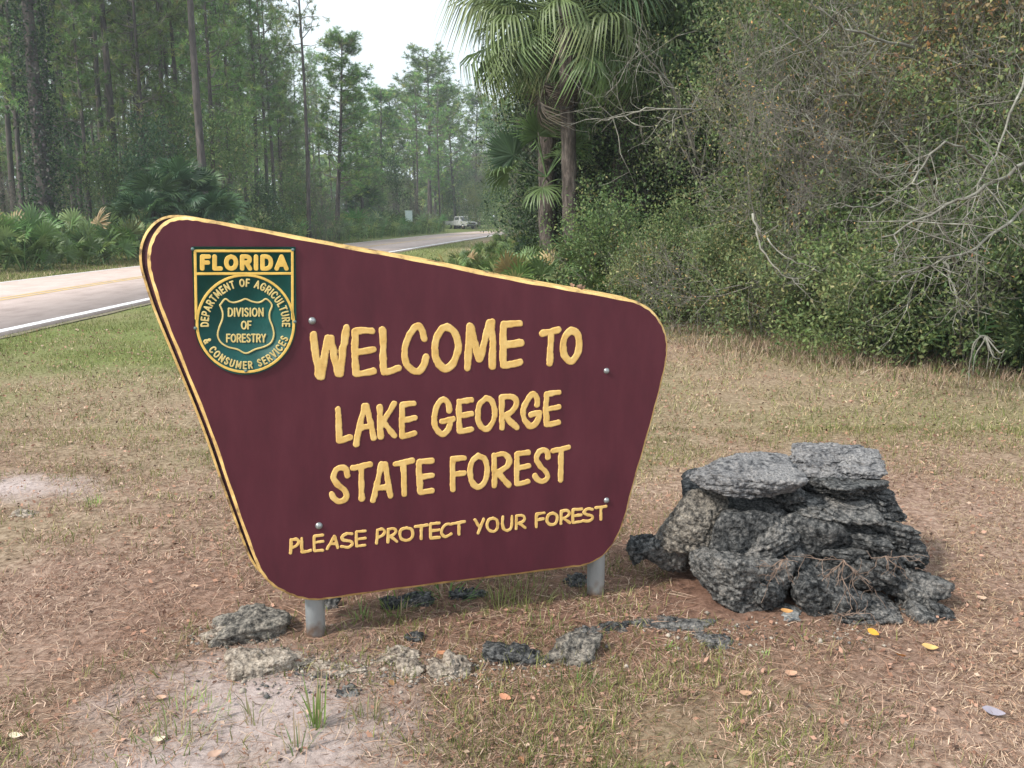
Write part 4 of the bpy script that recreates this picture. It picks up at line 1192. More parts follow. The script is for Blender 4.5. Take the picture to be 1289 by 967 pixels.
FARBUSH = [Proto('bush', 'bush', leafy(590 + k, 1.8, 2.4, 2200, 0.11, pal, base=0.02, depth=2, stems=5, clump=0.22, srad=0.018)) for k, pal in enumerate([PAL_DARK, PAL_EVER, PAL_YG])]
PAL_DEEP = [(5, (0.022, 0.045, 0.022)), (2, (0.04, 0.07, 0.033)), (0.5, (0.08, 0.11, 0.05))]  # creeper leaves; on the trees behind the palms, shade put into leaf colour
PAL_SHADEP = [(5, (0.045, 0.085, 0.035)), (3, (0.07, 0.12, 0.05)), (0.6, (0.16, 0.18, 0.09))]  # palmetto greens darkened to imitate the shade under overhanging trees
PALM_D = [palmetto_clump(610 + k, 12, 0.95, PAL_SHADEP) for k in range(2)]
PALM_C = [palmetto_clump(600 + k, 17, 1.0 + 0.12 * k) for k in range(4)]
PALM_F = [palmetto_clump(640 + k, 12, 1.1, PAL_PALMET, 6) for k in range(2)]
PALMET = [Proto('saw_palmetto', 'palmetto', [('fronds', m_)]) for m_ in PALM_C + PALM_D]

# near thicket kinds
T_YAUPON = [Proto('evergreen_shrub', 'shrub', leafy(620 + k, h, w, 10000, 0.050, pal, base=0.04, depth=3, stems=6, clump=0.10, srad=0.016))
            for k, (h, w, pal) in enumerate([(2.0, 2.0, PAL_EVER), (1.5, 1.8, PAL_YG), (2.4, 2.2, PAL_EVER), (1.7, 2.0, PAL_OLIVE)])]
T_TALL = [Proto('evergreen_tree', 'tree', leafy(640 + k, h, w, 17000, 0.062, pal, base=0.12, depth=3, stems=6, clump=0.15, srad=0.04))
          for k, (h, w, pal) in enumerate([(5.5, 3.4, PAL_EVER), (6.5, 3.8, PAL_OLIVE), (5.0, 3.2, PAL_DARK)])]
T_BARE = [Proto('bare_tree', 'tree', bare(660 + k, h, w, M_LICHEN if k < 2 else M_TWIG, nl, pal, 4, 3, 0.035, 3, 0.045))
          for k, (h, w, nl, pal) in enumerate([(4.6, 4.2, 2600, PAL_OLIVE), (3.4, 3.6, 1800, PAL_EVER), (5.2, 3.8, 2600, PAL_AUTUMN)])]
T_AUT = [Proto('autumn_tree', 'tree', leafy(680 + k, 5.2, 3.8, 9000, 0.060, PAL_AUTUMN, M_LICHEN, base=0.35, depth=4, stems=3, clump=0.2, srad=0.04)) for k in range(2)]
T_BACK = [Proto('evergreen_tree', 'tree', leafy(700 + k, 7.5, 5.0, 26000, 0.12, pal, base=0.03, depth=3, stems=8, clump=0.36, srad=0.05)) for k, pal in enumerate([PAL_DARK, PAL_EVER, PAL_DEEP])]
# ------------------------------------------------------------------ placing the forest
pr = random.Random(42)
def gp(px, Y, z=0.0):
    c = AT(px, 400, Y)
    return (c.x, Y, z)
def far_z(x, y): return 0.0

# a pine wrapped in dark creeper: the creeper is leaves on the trunk
_p = pine(550, H=20, r0=0.26, crown=0.5, wide=3.2, nb=52, ntuft=10)
_r = np.random.default_rng(551)
_n = 9000
_z = _r.uniform(0.2, 13, _n); _a = _r.uniform(0, 6.28, _n); _q = 0.26 + np.abs(_r.normal(size=_n)) * (0.16 + 0.22 * fbm(np.stack([_z * 0.5, _a * 0, _a * 0 + 1], 1), 3, 2))
_C = np.stack([np.cos(_a) * _q, np.sin(_a) * _q, _z], 1)
_L = _r.uniform(0.06, 0.16, _n)
PINE_VINE = Proto('pine_tree', 'pine tree', _p + [('creeper', leaves_mesh('creeper', _C, _r.normal(size=(_n, 3)), _L, _L * 0.6, pick(PAL_DEEP + [(2, (0.10, 0.09, 0.09))], _n, _r), M_LEAF, r_=_r))])
# --- prominent pines left to right, (px, Y, proto, scale, label)
NAMED = [
 (72, 38, 12, 1.2, 'thick dark pine trunk wrapped in vines at the far left of the wood'),
 (145, 46, 0, 1.05, 'slim pine just left of the paired trunks behind the road'),
 (159, 43, 1, 1.1, 'straight grey pine, right one of the paired trunks'),
 (112, 52, 2, 1.1, 'thin pine between the thick vine wrapped trunk and the pair'),
 (235, 60, 0, 1.0, 'dark thin pine trunk against a gap of sky, left of two'),
 (243, 62, 2, 1.15, 'dark thin pine trunk against a gap of sky, right of two'),
 (268, 40, 1, 1.1, 'stout pine rising behind the clump of sabal palms'),
 (330, 55, 2, 1.05, 'thin pine above the green badge'),
 (343, 66, 0, 1.0, 'thin pale pine a step right of the one above the badge'),
 (362, 75, 3, 0.85, 'slender pine deep in the wood behind the top of the sign'),
 (393, 52, -1, 1.0, 'tall open crowned pine standing out against the white sky'),
 (428, 62, 11, 0.76, 'pine with a ragged leafy crown at the left edge of the sky gap'),
 (462, 74, 11, 0.64, 'shorter pine leaning into the sky gap'),
 (527, 92, 2, 0.86, 'thin pine close left of the round crowned pine'),
 (543, 105, 10, 1.10, 'round crowned pine standing alone in the middle of the sky gap'),
 (556, 98, 2, 0.85, 'slim pine just right of the round crowned one'),
 (30, 48, 0, 1.1, 'pine near the left edge of the picture, behind the palmettos'),
 (5, 42, 3, 1.0, 'bushy pine on the left edge of the picture'),
 (198, 50, 3, 1.0, 'bushy pine between the paired trunks and the sky gap trunks'),
 (300, 48, 4, 1.1, 'young bushy pine right of the stout pine'),
]
for px, Y, k, s_, lab in NAMED:
    pt = PINE_SPARSE if k < 0 else PINE_VINE if k == 12 else PINE_ROUND[k - 10] if k >= 10 else PINES[k]
    pt.place(gp(px, Y), pr.uniform(0, 6.28), (s_ * 1.4, s_ * 1.4, s_) if k in (10, 11) else s_, lab, 'pines across the road')
# --- the rest of the pine wood across the road
cnt = 0
for Y0, Y1, n_, lab in ((40, 60, 30, 'pine in the front rows of the wood across the road'), (60, 90, 50, 'slim pine in the middle of the wood across the road'), (90, 140, 46, 'distant pine at the back of the wood across the road')):
    for q in range(n_):
        Y = pr.uniform(Y0, Y1)
        px = -160 + (q + pr.uniform(0.1, 0.9)) * (560 + (60 if Y0 > 80 else 0)) / n_
        if px > 335 and Y < 60: continue
        if px > 385 and Y < 95: Y += 35
        kk = pr.choice([0, 1, 2, 0, 3, 4])
        sc_ = pr.uniform(0.85, 1.12)
        if px > 360: sc_ = min(sc_, (1.6 + (272 - (60 + (px - 360) * 0.9)) * Y / 1169) / 19)
        sc_ = max(sc_, 0.55)
        PINES[kk].place(gp(px, Y), pr.uniform(0, 6.28), sc_, lab, 'pines across the road')
# trees round the bend of the road
for px, Y, k, s_ in ((505, 115, 11, 0.95), (575, 118, 11, 1.0), (528, 125, 11, 1.0), (600, 130, 11, 1.05), (625, 125, 10, 0.95), (485, 95, 11, 0.82), (550, 140, 11, 1.1), (500, 120, 3, 0.72), (480, 110, 4, 0.95), (560, 130, 3, 0.68), (590, 135, 0, 0.62), (615, 140, 3, 0.6), (640, 120, 4, 0.7), (670, 110, 3, 0.62), (700, 120, 0, 0.7), (520, 140, 3, 0.75), (545, 150, 4, 0.9), (468, 130, 0, 0.85), (605, 160, 0, 0.62), (640, 160, 3, 0.7), (580, 160, 0, 0.7)):
    (PINE_ROUND[k - 10] if k >= 10 else PINES[k]).place(gp(px, Y), pr.uniform(0, 6.28), (s_ * 1.35, s_ * 1.35, s_), 'hazy pine far away round the bend of the road', 'pines round the bend')
# --- understorey across the road
for Y0, Y1, n_ in ((38, 50, 15), (50, 70, 14), (70, 110, 20)):
    for q in range(n_):
        Y = pr.uniform(Y0, Y1)
        px = -120 + (q + pr.uniform(0, 1)) * 640 / n_
        if px > 430: Y += 45
        if px > 330 and Y < 46: Y += 12
        r_ = pr.random()
        if r_ < 0.6: SAPL[pr.choice([0, 1, 2])].place(gp(px, Y), pr.uniform(0, 6.28), pr.uniform(0.6, 1.15), 'dark leafy young tree in the shade of the pines', 'young trees under the pines')
        elif r_ < 0.85: BRUSH[pr.choice([0, 1])].place(gp(px, Y), pr.uniform(0, 6.28), pr.uniform(0.8, 1.3), 'bare greyish bush under the pines across the road', 'bare bushes under the pines')
        else: FARBUSH[pr.choice([0, 1])].place(gp(px, Y), pr.uniform(0, 6.28), pr.uniform(1.0, 1.8), 'low green bush under the pines across the road', 'bushes under the pines')
# yellow green bushes and grey trees round the bend
for px, Y, k, s_, pt, lab in ((600, 108, 3, 1.1, SAPL, 'yellow green tree at the end of the road, left of the palms'), (628, 100, 3, 1.0, SAPL, 'yellow green tree close left of the palms, beyond the road'), (650, 70, 1, 1.0, SAPL, 'green tree behind the low palm fan'),
                          (575, 120, 1, 1.4, SAPL, 'green tree behind the pale pickup'), (500, 84, 0, 1.3, SAPL, 'dark tree left of the pale utility box'), (470, 78, 2, 0.9, SAPL, 'mid green tree behind the left roadside palmettos'),
                          (545, 125, 2, 1.2, FARBUSH, 'low bush on the verge behind the pickup'), (640, 92, 2, 1.5, FARBUSH, 'yellow green bush where the road disappears'), (610, 118, 2, 2.0, FARBUSH, 'pale bush right at the end of the visible road'),
                          (590, 116, 0, 1.3, SAPL, 'dark tree in the gap at the end of the road'), (690, 60, 0, 1.3, SAPL, 'dark tree behind the palm trunks'), (740, 45, 2, 1.1, SAPL, 'tall green tree behind the third palm'), (660, 85, 2, 1.3, SAPL, 'green tree deep behind the left palm trunk')):
    pt[k].place(gp(px, Y), pr.uniform(0, 6.28), s_, lab)
for px, Y, s_, lab in ((600, 125, 2.6, 'pale grey leafless tree at the end of the road'), (585, 140, 2.8, 'grey leafless tree behind the pale one at the bend'), (490, 100, 1.6, 'reddish bare tree beside the lone pine'), (455, 90, 1.5, 'bare brown tree behind the left palmettos')):
    BRUSH[1].place(gp(px, Y), pr.uniform(0, 6.28), s_, lab)

# --- a far wood closes the view all round, one mass
r_ = np.random.default_rng(900)
n_ = 42000
ang = r_.uniform(-1.2, 1.25, n_)
dist = r_.uniform(165, 200, n_)
hmax = 11 + 7 * fbm2(np.sin(ang) * 9, np.cos(ang) * 9, 1.3, 3, 4)
gap = np.exp(-((np.degrees(ang) + 6.5) / 5.5) ** 2)
hmax = hmax * (1 - 0.45 * gap)
zz = r_.uniform(0, 1, n_) ** 0.8 * hmax
C = np.stack([np.sin(ang) * dist, np.cos(ang) * dist, zz], 1)
tag(link('distant_woods', leaves_mesh('distant_woods', C, r_.normal(size=(n_, 3)), r_.uniform(1.0, 2.3, n_), 1.2, np.clip(pick(PAL_PINE, n_, r_) * 1.2, 0, 1), M_LEAF, r_=r_)), 'distant wood closing the view behind the pines', None, None, 'stuff')

# --- palmettos across the road (left) and along both verges
def road_x(y):
    return float(np.interp(y, rc[:, 1], rc[:, 0]))
JOIN = []                                                   # palmettos too far off to pick apart
def palmetto(x, y, s_, lab, grp, far=False, kk=None):
    k = pr.choice([0, 1, 2, 3]) if kk is None else kk
    a = pr.uniform(0, 6.28)
    if far: JOIN.append((k, x, y, a, s_)); return
    PALMET[k].place((x, y, 0), a, s_, lab, grp)
L_FAR = 'saw palmetto clump in the low belt beyond the far edge of the road'
for Y in np.arange(19.0, 100, 1.5):
    for row in range(5 if Y < 50 else 3):
        y = Y + pr.uniform(-0.7, 0.7)
        x = road_x(y) - 4.4 - row * 1.7 - pr.uniform(0, 0.8) - 0.06 * max(0, (28 - y))
        s_ = pr.uniform(1.15, 1.7) * (0.8 if row == 0 else 1.0) * (1.25 if Y > 48 else 1.0)
        vis = abs(x / y) < 0.60
        if pr.random() < 0.10 or (x / y) < -0.66: continue
        pxx = CXP + FPX * x / y
        if y > 75 and 545 < pxx < 606: 
            if y > 92: continue
            s_ *= 0.6
        palmetto(x, y, s_, L_FAR, 'saw palmettos along the far side of the road', y > 48 or row > 2)
for q in range(60):
    y = pr.uniform(30, 46); x = -pr.uniform(18, 30)
    palmetto(x, y, pr.uniform(1.3, 2.0), '', '', True)
def edge_r(y): return np.interp(y, [12, 15, 20, 24, 35, 50, 60, 90], [0.6, -1.0, -1.9, -1.4, -0.7, 0.6, 2.0, 7.0])
for Y in np.arange(15.0, 80, 1.25):
    for row in range(5 if Y < 45 else 3):
        y = Y + pr.uniform(-0.5, 0.5)
        x = edge_r(y) + row * 1.3 + pr.uniform(0, 0.7)
        if x > 2.6 and y < 24: continue
        s_ = pr.uniform(0.75, 1.05) if row < 2 else pr.uniform(0.95, 1.3)
        pxx = CXP + FPX * x / y
        if pxx < 640 and y > 42: continue
        if pxx < 632: s_ *= 0.68
        palmetto(x, y, s_, 'saw palmetto clump between the near road edge and the tall palms', 'saw palmettos on the near side of the road', y > 40)
vs, fs, cs, b_ = [], [], [], 0
for k, x, y, a, s_ in JOIN:
    me = PALM_F[k % 2]
    nv = len(me.vertices)
    V = np.empty(nv * 3, np.float32); me.vertices.foreach_get('co', V); V = V.reshape(-1, 3)
    F = np.empty(len(me.loops), np.int32); me.loops.foreach_get('vertex_index', F); F = F.reshape(-1, 4)
    c = np.empty(nv * 4, np.float32); me.color_attributes['col'].data.foreach_get('color', c)
    # far off, every second leaf segment is enough
    V = rotz(V, a) * s_ + np.array([x, y, 0])
    vs.append(V); fs.append(F + b_); cs.append(c.reshape(-1, 4)[:, :3]); b_ += nv
tag(link('distant_palmettos', mesh_np('distant_palmettos', np.concatenate(vs), np.concatenate(fs), M_FROND, False, np.concatenate(cs))), 'far belt of saw palmettos merging into one mass along the road', None, None, 'stuff')

# --- sabal palms
FR = [frond_mesh(700, 0.74, 0.95, 30, 1.8, 0.40, 2.0, 0.7, tint=(0.135, 0.195, 0.075), width=0.062, fold=0.4), frond_mesh(701, 0.80, 1.05, 30, 1.9, 0.55, 2.5, 0.8, tint=(0.19, 0.25, 0.11), width=0.062, fold=0.4),
      frond_mesh(702, 0.72, 0.85, 28, 1.9, 0.30, 1.6, 0.6, tint=(0.075, 0.120, 0.050), width=0.065, fold=0.4), frond_mesh(703, 0.76, 0.95, 28, 1.6, 0.60, 2.6, 0.8, tint=(0.25, 0.28, 0.13), width=0.055, fold=0.4)]
FR_DEAD = [frond_mesh(710 + k, 0.6, 0.8, 22, 1.3, 0.6, 1.5, 0.4, PAL_DEAD, None, 0.08, name='dead_frond') for k in range(2)]
def sabal(px, pyb, Y, H, r0, seed, label, lean=(0, 0), nf=34, sc=1.0, dead=6, low=-1.0, boots=0.5):
    r_ = np.random.default_rng(seed)
    base = gp(px, Y)
    t = thing('sabal_palm', label, 'palm tree', base, 0, 'sabal palms beside the road')
    tt = np.linspace(0, 1, 40)
    P = np.stack([lean[0] * tt ** 1.3, lean[1] * tt, -0.15 + (H + 0.15) * tt], 1)
    rs = r0 * (1.05 - 0.08 * tt + 0.10 * np.exp(-tt * 12))
    V, F = tube(P, r0, 22, True, rs)
    k = 40 * 22
    nn_ = V[:k] - np.repeat(P, 22, 0)
    V[:k] += nn_ * (0.30 * (fbm(V[:k] * np.array([9, 9, 5.0]), seed, 3) - 0.5) + 0.10 * ((V[:k, 2] * 9 + 2 * fbm(V[:k] * 4, seed, 2)) % 1 - 0.5))[:, None]
    link('trunk', mesh_np('trunk', V, F, M_PBARK, True), t)
    top = P[-1]
    ga = 2.399963
    for i in range(nf):
        f = (i + 0.5) / nf
        el = 1.35 - 2.05 * f ** 0.9 + r_.normal() * 0.10
        el = max(el, low)
        az = i * ga + r_.normal() * 0.15
        o = link('frond', FR[int(r_.choice([0, 1, 2, 3], p=[.3, .25, .3, .15]))], t, (top[0] + 0.12 * math.cos(az), top[1] + 0.12 * math.sin(az), top[2] - 0.5 * f), (0, 0, 0), sc * r_.uniform(0.88, 1.1))
        o.rotation_euler = Matrix(euler_m(az, el, r_.normal() * 0.35).tolist()).to_euler()
    for i in range(dead):
        az = r_.uniform(0, 6.28)
        o = link('dead_frond', FR_DEAD[i % 2], t, (top[0] + 0.16 * math.cos(az), top[1] + 0.16 * math.sin(az), top[2] - 0.55 - 0.5 * r_.random()), (0, 0, 0), sc * r_.uniform(0.7, 1.0))
        o.rotation_euler = Matrix(euler_m(az, -1.35 + r_.normal() * 0.12, r_.normal() * 0.4).tolist()).to_euler()
    return t
sabal(718, 305, 17.0, 5.4, 0.135, 1, 'front sabal palm with a slim reddish grey trunk and wide drooping fans', (-0.15, 0.0), 46, 0.96)
sabal(690, 300, 19.5, 5.75, 0.190, 2, 'stout sabal palm just left of the front one, a low fan at its trunk', (-0.1, 0.1), 46, 1.04)
sabal(772, 300, 18.6, 5.4, 0.17, 3, 'third sabal palm on the right, brown dead fronds hanging down its trunk', (0.25, 0.0), 46, 1.05, 11)
# short palm beside the left trunk, one clean fan showing
t = thing('young_sabal_palm', 'small sabal palm with a clean round fan in front of the left trunk', 'palm tree', gp(690, 18.4), 0, None)
r_ = np.random.default_rng(12)
V, F = tube([(0, 0, -0.1), (0.0, 0, 0.9), (-0.05, 0, 2.35)], 0.09, 10, True)
link('trunk', mesh_np('trunk', V, F, M_PBARK, True), t)
fm = [frond_mesh(720, 0.62, 0.75, 30, 1.7, 0.03, 0.15, 0.15, PAL_DARK, (0.05, 0.085, 0.045), 0.11), frond_mesh(721, 0.6, 0.8, 30, 1.9, 0.2, 0.8, 0.3)]
for az, el, ro, k in ((3.25, 0.55, 1.35, 0), (3.6, 0.0, 0.6, 1), (2.6, 1.1, 0.3, 1), (0.2, 0.9, 0.2, 1), (1.2, 0.5, 0, 1), (4.6, -0.35, 0.2, 1), (5.4, 0.6, -0.3, 1), (4.2, 1.2, 0.8, 1)):
    o = link('frond', fm[k], t, (-0.05, 0, 2.35), (0, 0, 0), 1.0)
    o.rotation_euler = Matrix(euler_m(az, el, ro).tolist()).to_euler()
FRY = [frond_mesh(730 + k, 0.85, 1.0, 26, 1.8, 0.12, 0.7, 0.3, tint=((0.045, 0.095, 0.045), (0.075, 0.135, 0.055))[k], width=0.10) for k in range(2)]
# small sabal palms across the road at the foot of the stout pine
for px, Y, H, lab in ((205, 36, 1.8, 'short dark sabal palm, leftmost of the clump across the road'), (232, 37, 2.4, 'short sabal palm, tallest of the clump across the road'), (262, 38, 2.0, 'short sabal palm, right one of the clump across the road'), (188, 35, 1.1, 'low sabal palm at the left foot of the clump across the road'), (280, 37, 1.2, 'low sabal palm at the right foot of the clump across the road'),
                      (462, 75, 2.2, 'small sabal palm above the roadside palmettos right of the sky gap pine')):
    rs_ = int(px)
    r_ = np.random.default_rng(rs_)
    t = thing('young_sabal_palm', lab, 'palm tree', gp(px, Y), r_.uniform(0, 6), 'young sabal palms across the road', 1.0)
    V, F = tube([(0, 0, -0.1), (0, 0, H * 0.5), (0.05, 0, H)], 0.17, 9, True)
    link('trunk', mesh_np('trunk', V, F, M_PBARK, True), t)
    for i in range(20):
        az = i * 2.4 + r_.normal() * 0.2; el = 1.3 - 1.9 * (i / 20) + r_.normal() * 0.1
        o = link('frond', FRY[i % 2], t, (0, 0, H), (0, 0, 0), 0.9 if Y < 45 else 1.1)
        o.rotation_euler = Matrix(euler_m(az, el, r_.normal() * 0.3).tolist()).to_euler()

# --- the thicket on the right
EDGE = [(0.9, 13.6), (1.6, 13.0), (2.3, 12.2), (2.8, 11.0), (3.2, 10.1), (3.8, 9.4), (4.6, 8.9), (5.6, 8.4), (7.0, 8.0), (9.0, 7.4), (12.0, 6.5)]
ec = catmull(EDGE, 8)
el_ = np.concatenate([[0], np.cumsum(np.linalg.norm(np.diff(ec, axis=0), axis=1))])
ed = np.gradient(ec, axis=0); ed /= np.linalg.norm(ed, axis=1)[:, None]
en = np.stack([-ed[:, 1], ed[:, 0]], 1)                     # into the thicket
def along(s, dp):
    x = np.interp(s, el_, ec[:, 0]); y = np.interp(s, el_, ec[:, 1])
    nx_, ny_ = np.interp(s, el_, en[:, 0]), np.interp(s, el_, en[:, 1])
    return x + nx_ * dp, y + ny_ * dp
LT = el_[-1]
kinds = {'low': (T_YAUPON, 'small leaved evergreen shrub at the front edge of the thicket', 'evergreen shrubs along the thicket edge'),
         'tall': (T_TALL, 'dense evergreen tree inside the thicket right of the palms', 'evergreen trees in the thicket'),
         'bare': (T_BARE, 'tangled leafless grey tree in the thicket', 'leafless trees in the thicket'),
         'aut': (T_AUT, 'thin tree with yellow and orange leaves high in the thicket', 'yellowing trees in the thicket')}
def put(kind, k, s, dp, sc_, lab=None):
    pt, lb, grp = kinds[kind]
    x, y = along(s, dp)
    return pt[k].place((x, y, 0), pr.uniform(0, 6.28), sc_, lab or lb, grp)
s = 0.0
while s < LT:
    f = s / LT
    put('low', pr.choice([0, 1, 3] if f < 0.45 else [0, 3, 2]), s, 0.9 + pr.uniform(-0.15, 0.5), pr.uniform(0.7, 1.05) if f < 0.5 else pr.uniform(0.5, 0.95))
    s += pr.uniform(0.75, 1.05)
s = 0.3
while s < LT:
    put('low', pr.choice([0, 2, 2, 3, 1]), s, 2.0 + pr.uniform(-0.4, 0.4), pr.uniform(0.85, 1.45) if s > 2.0 else 0.8)
    s += pr.uniform(0.8, 1.2)
s = 2.8
while s < LT:
    put('bare', pr.choice([0, 1, 2]), s, 2.5 + pr.uniform(-0.6, 0.9), pr.uniform(0.7, 1.0))
    s += pr.uniform(1.0, 1.35)
s = 2.6
while s < LT:
    put('tall', pr.choice([0, 1, 1]), s, 3.4 + pr.uniform(-0.5, 0.6), pr.uniform(0.72, 0.95))
    s += pr.uniform(1.1, 1.5)
s = 3.2
while s < LT:
    put('aut', pr.choice([0, 1]), s, 4.6 + pr.uniform(-1.0, 0.5), pr.uniform(0.95, 1.15))
    s += pr.uniform(1.9, 2.6)
s = 2.0
while s < LT + 3:
    put('tall', pr.choice([0, 1, 2]), min(s, LT), 7.0 + pr.uniform(-0.8, 0.8) , pr.uniform(1.2, 1.5))
    s += pr.uniform(1.6, 2.2)
for s in np.arange(3.0, LT + 5, 2.3):
    x, y = along(min(s, LT), 6.3 + pr.uniform(-0.4, 0.4))
    T_BACK[pr.choice([0, 1])].place((x + max(0, s - LT), y, 0), pr.uniform(0, 6.28), pr.uniform(0.75, 0.95), 'broad dark evergreen tree closing the back of the thicket', 'dark trees at the back of the thicket')
for px, Y, s_ in ((785, 20.5, 0.72), (745, 21.5, 0.72), (820, 19.5, 0.68), (770, 22.5, 0.9)):  # leaf colour carries the shade of the palm crowns
    T_BACK[2].place(gp(px, Y), pr.uniform(0, 6.28), s_, 'evergreen tree with painted shade behind the palm trunks', 'dark trees behind the palms')
for px, Y, s_ in ((850, 22, 1.0), (920, 20, 1.1), (1000, 19, 1.1), (800, 26, 1.2), (760, 33, 1.2), (890, 28, 1.4), (980, 26, 1.5), (1080, 18, 1.2)):
    T_BACK[pr.choice([0, 1])].place(gp(px, Y), pr.uniform(0, 6.28), s_, 'broad dark evergreen tree closing the back of the thicket', 'dark trees at the back of the thicket')
s = 1.0
while s < LT + 4:
    put('tall', pr.choice([0, 1, 2]), min(s, LT), 10.5 + pr.uniform(-1, 1), pr.uniform(1.7, 2.1))
    s += pr.uniform(1.9, 2.6)
# dark trees close behind the palms
for px, Y, k, s_ in ((745, 21.5, 2, 1.2), (790, 20.5, 2, 1.25), (820, 18.5, 0, 1.1), (770, 25, 0, 1.4), (720, 27, 2, 1.2), (850, 22, 1, 1.4), (900, 26, 0, 1.7), (980, 24, 1, 1.7), (700, 36, 0, 1.5), (800, 32, 1, 1.8), (660, 48, 2, 1.6), (760, 50, 0, 2.0)):
    T_TALL[k].place(gp(px, Y), pr.uniform(0, 6.28), s_, 'dark dense tree standing behind the sabal palms', 'dark trees behind the palms')
for px, Y, k, s_ in ((985, 13.4, 0, 0.95), (925, 16.5, 1, 0.85), (1050, 12.6, 1, 0.9)):
    T_TALL[k].place(gp(px, Y), pr.uniform(0, 6.28), s_, 'tall olive green tree at the left end of the thicket', 'evergreen trees in the thicket')
for px, Y, k, s_ in ((1010, 11.8, 2, 0.8),):
    T_BARE[k].place(gp(px, Y), pr.uniform(0, 6.28), s_, 'twiggy grey tree at the left end of the thicket', 'leafless trees in the thicket')
# palmettos in the dark foot of the thicket
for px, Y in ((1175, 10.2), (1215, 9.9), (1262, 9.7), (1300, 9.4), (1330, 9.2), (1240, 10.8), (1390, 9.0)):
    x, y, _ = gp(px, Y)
    palmetto(x, y, pr.uniform(0.75, 0.95), 'saw palmetto coloured darker for the shade under the thicket', 'palmettos under the thicket', False, pr.choice([4, 5]))
for px, Y in ((735, 16.0), (758, 15.4), (745, 16.8)):
    x, y, _ = gp(px, Y)
    palmetto(x, y, pr.uniform(0.75, 0.95), 'saw palmetto at the foot of the front palm', 'palmettos at the palm foot')
# ------------------------------------------------------------------ grass, needles, litter
r_ = np.random.default_rng(77)
def sector(n_, y0, y1, spread=0.68, pw=1.0):
    u = r_.random(n_)
    y = y0 + (y1 - y0) * u ** pw
    x = (r_.random(n_) * 2 - 1) * spread * (y + 0.6)
    return x, y
def on_road(x, y):
    rx = np.interp(y, rc[:, 1], rc[:, 0])
    return np.abs(x - rx - 0.17) < 2.85
P_STRAW = np.array([(0.50, 0.39, 0.29), (0.62, 0.51, 0.40), (0.38, 0.275, 0.20), (0.25, 0.17, 0.125), (0.47, 0.32, 0.24), (0.12, 0.08, 0.065)])
P_GREEN = np.array([(0.16, 0.20, 0.06), (0.22, 0.26, 0.09), (0.12, 0.16, 0.05), (0.32, 0.32, 0.15)])
P_NEED = np.array([(0.36, 0.19, 0.14), (0.46, 0.28, 0.22), (0.25, 0.13, 0.095), (0.54, 0.39, 0.31), (0.11, 0.065, 0.05)])
P_LIT = np.array([(0.34, 0.20, 0.135), (0.25, 0.145, 0.10), (0.40, 0.25, 0.18), (0.12, 0.08, 0.06), (0.46, 0.34, 0.26)])
def inside_rock(x, y):
    q = np.zeros(len(x), bool)
    q |= (np.abs(x - 1.15) < 0.45) & (np.abs(y - 3.75) < 0.3)
    return q
def blades(name, x, y, L, W, up, pal, lab, curl=0.5, mat=M_GRASS, simple=False):
    n_ = len(x)
    z = ground_z(x, y)
    a = r_.uniform(0, 2 * math.pi, n_)
    e = up
    D = np.stack([np.cos(a) * np.cos(e), np.sin(a) * np.cos(e), np.sin(e)], 1)
    s = np.stack([-np.sin(a), np.cos(a), r_.normal(size=n_) * 0.3], 1)
    B = np.stack([x, y, z - 0.004], 1)
    M = B + D * (L * 0.55)[:, None]
    D2 = D.copy(); D2[:, 2] -= curl * r_.random(n_); D2[:, :2] += 0.25 * r_.normal(size=(n_, 2)); D2 = unit(D2)
    T = M + D2 * (L * 0.45)[:, None]
    T[:, 2] = np.maximum(T[:, 2], z + 0.002)
    if simple:
        V = np.stack([B - s * (W / 2)[:, None], B + s * (W / 2)[:, None], T], 1).reshape(-1, 3)
        return tag(link(name, mesh_np(name, V, np.arange(3 * n_).reshape(-1, 3), mat, False, np.repeat(pal, 3, 0))), lab, None, None, 'stuff')
    V = np.stack([B - s * (W / 2)[:, None], B + s * (W / 2)[:, None], M + s * (W * 0.42)[:, None], M - s * (W * 0.42)[:, None], T], 1).reshape(-1, 3)
    b_ = (np.arange(n_) * 5)[:, None]
    F = [b_ + np.array([[0, 1, 2, 3]]), b_ + np.array([[3, 2, 4]])]
    return tag(link(name, mesh_np(name, V, F, mat, False, np.repeat(pal, 5, 0))), lab, None, None, 'stuff')
def colmix(n_, x, y):
    g = greenness(x, y)
    isg = r_.random(n_) < g * 0.95
    c = np.where(isg[:, None], P_GREEN[r_.integers(0, len(P_GREEN), n_)], P_STRAW[r_.choice(len(P_STRAW), n_, p=[.25, .2, .2, .13, .14, .08])])
    w_ = np.clip((x - 0.3) / 1.5 + (y - 4.5) / 4, 0, 1)[:, None]                # pinker near the sign, tanner to the right
    c = np.where(isg[:, None], c, c * (1 - w_) + c * np.array([1.0, 1.07, 0.93]) * w_)
    c = c * (0.58 + 0.68 * fbm2(x, y, 1.6, 88, 4))[:, None] * np.array([1.02, 0.96, 0.93])
    return np.clip(c * (1 + 0.22 * r_.normal(size=(n_, 1))), 0.01, 0.9), isg
def clumpy(x, y, sc, s_, th, r0=r_):
    return r_.random(len(x)) < np.clip((fbm2(x, y, sc, s_, 3) - th) * 5 + 0.5, 0.05, 1)
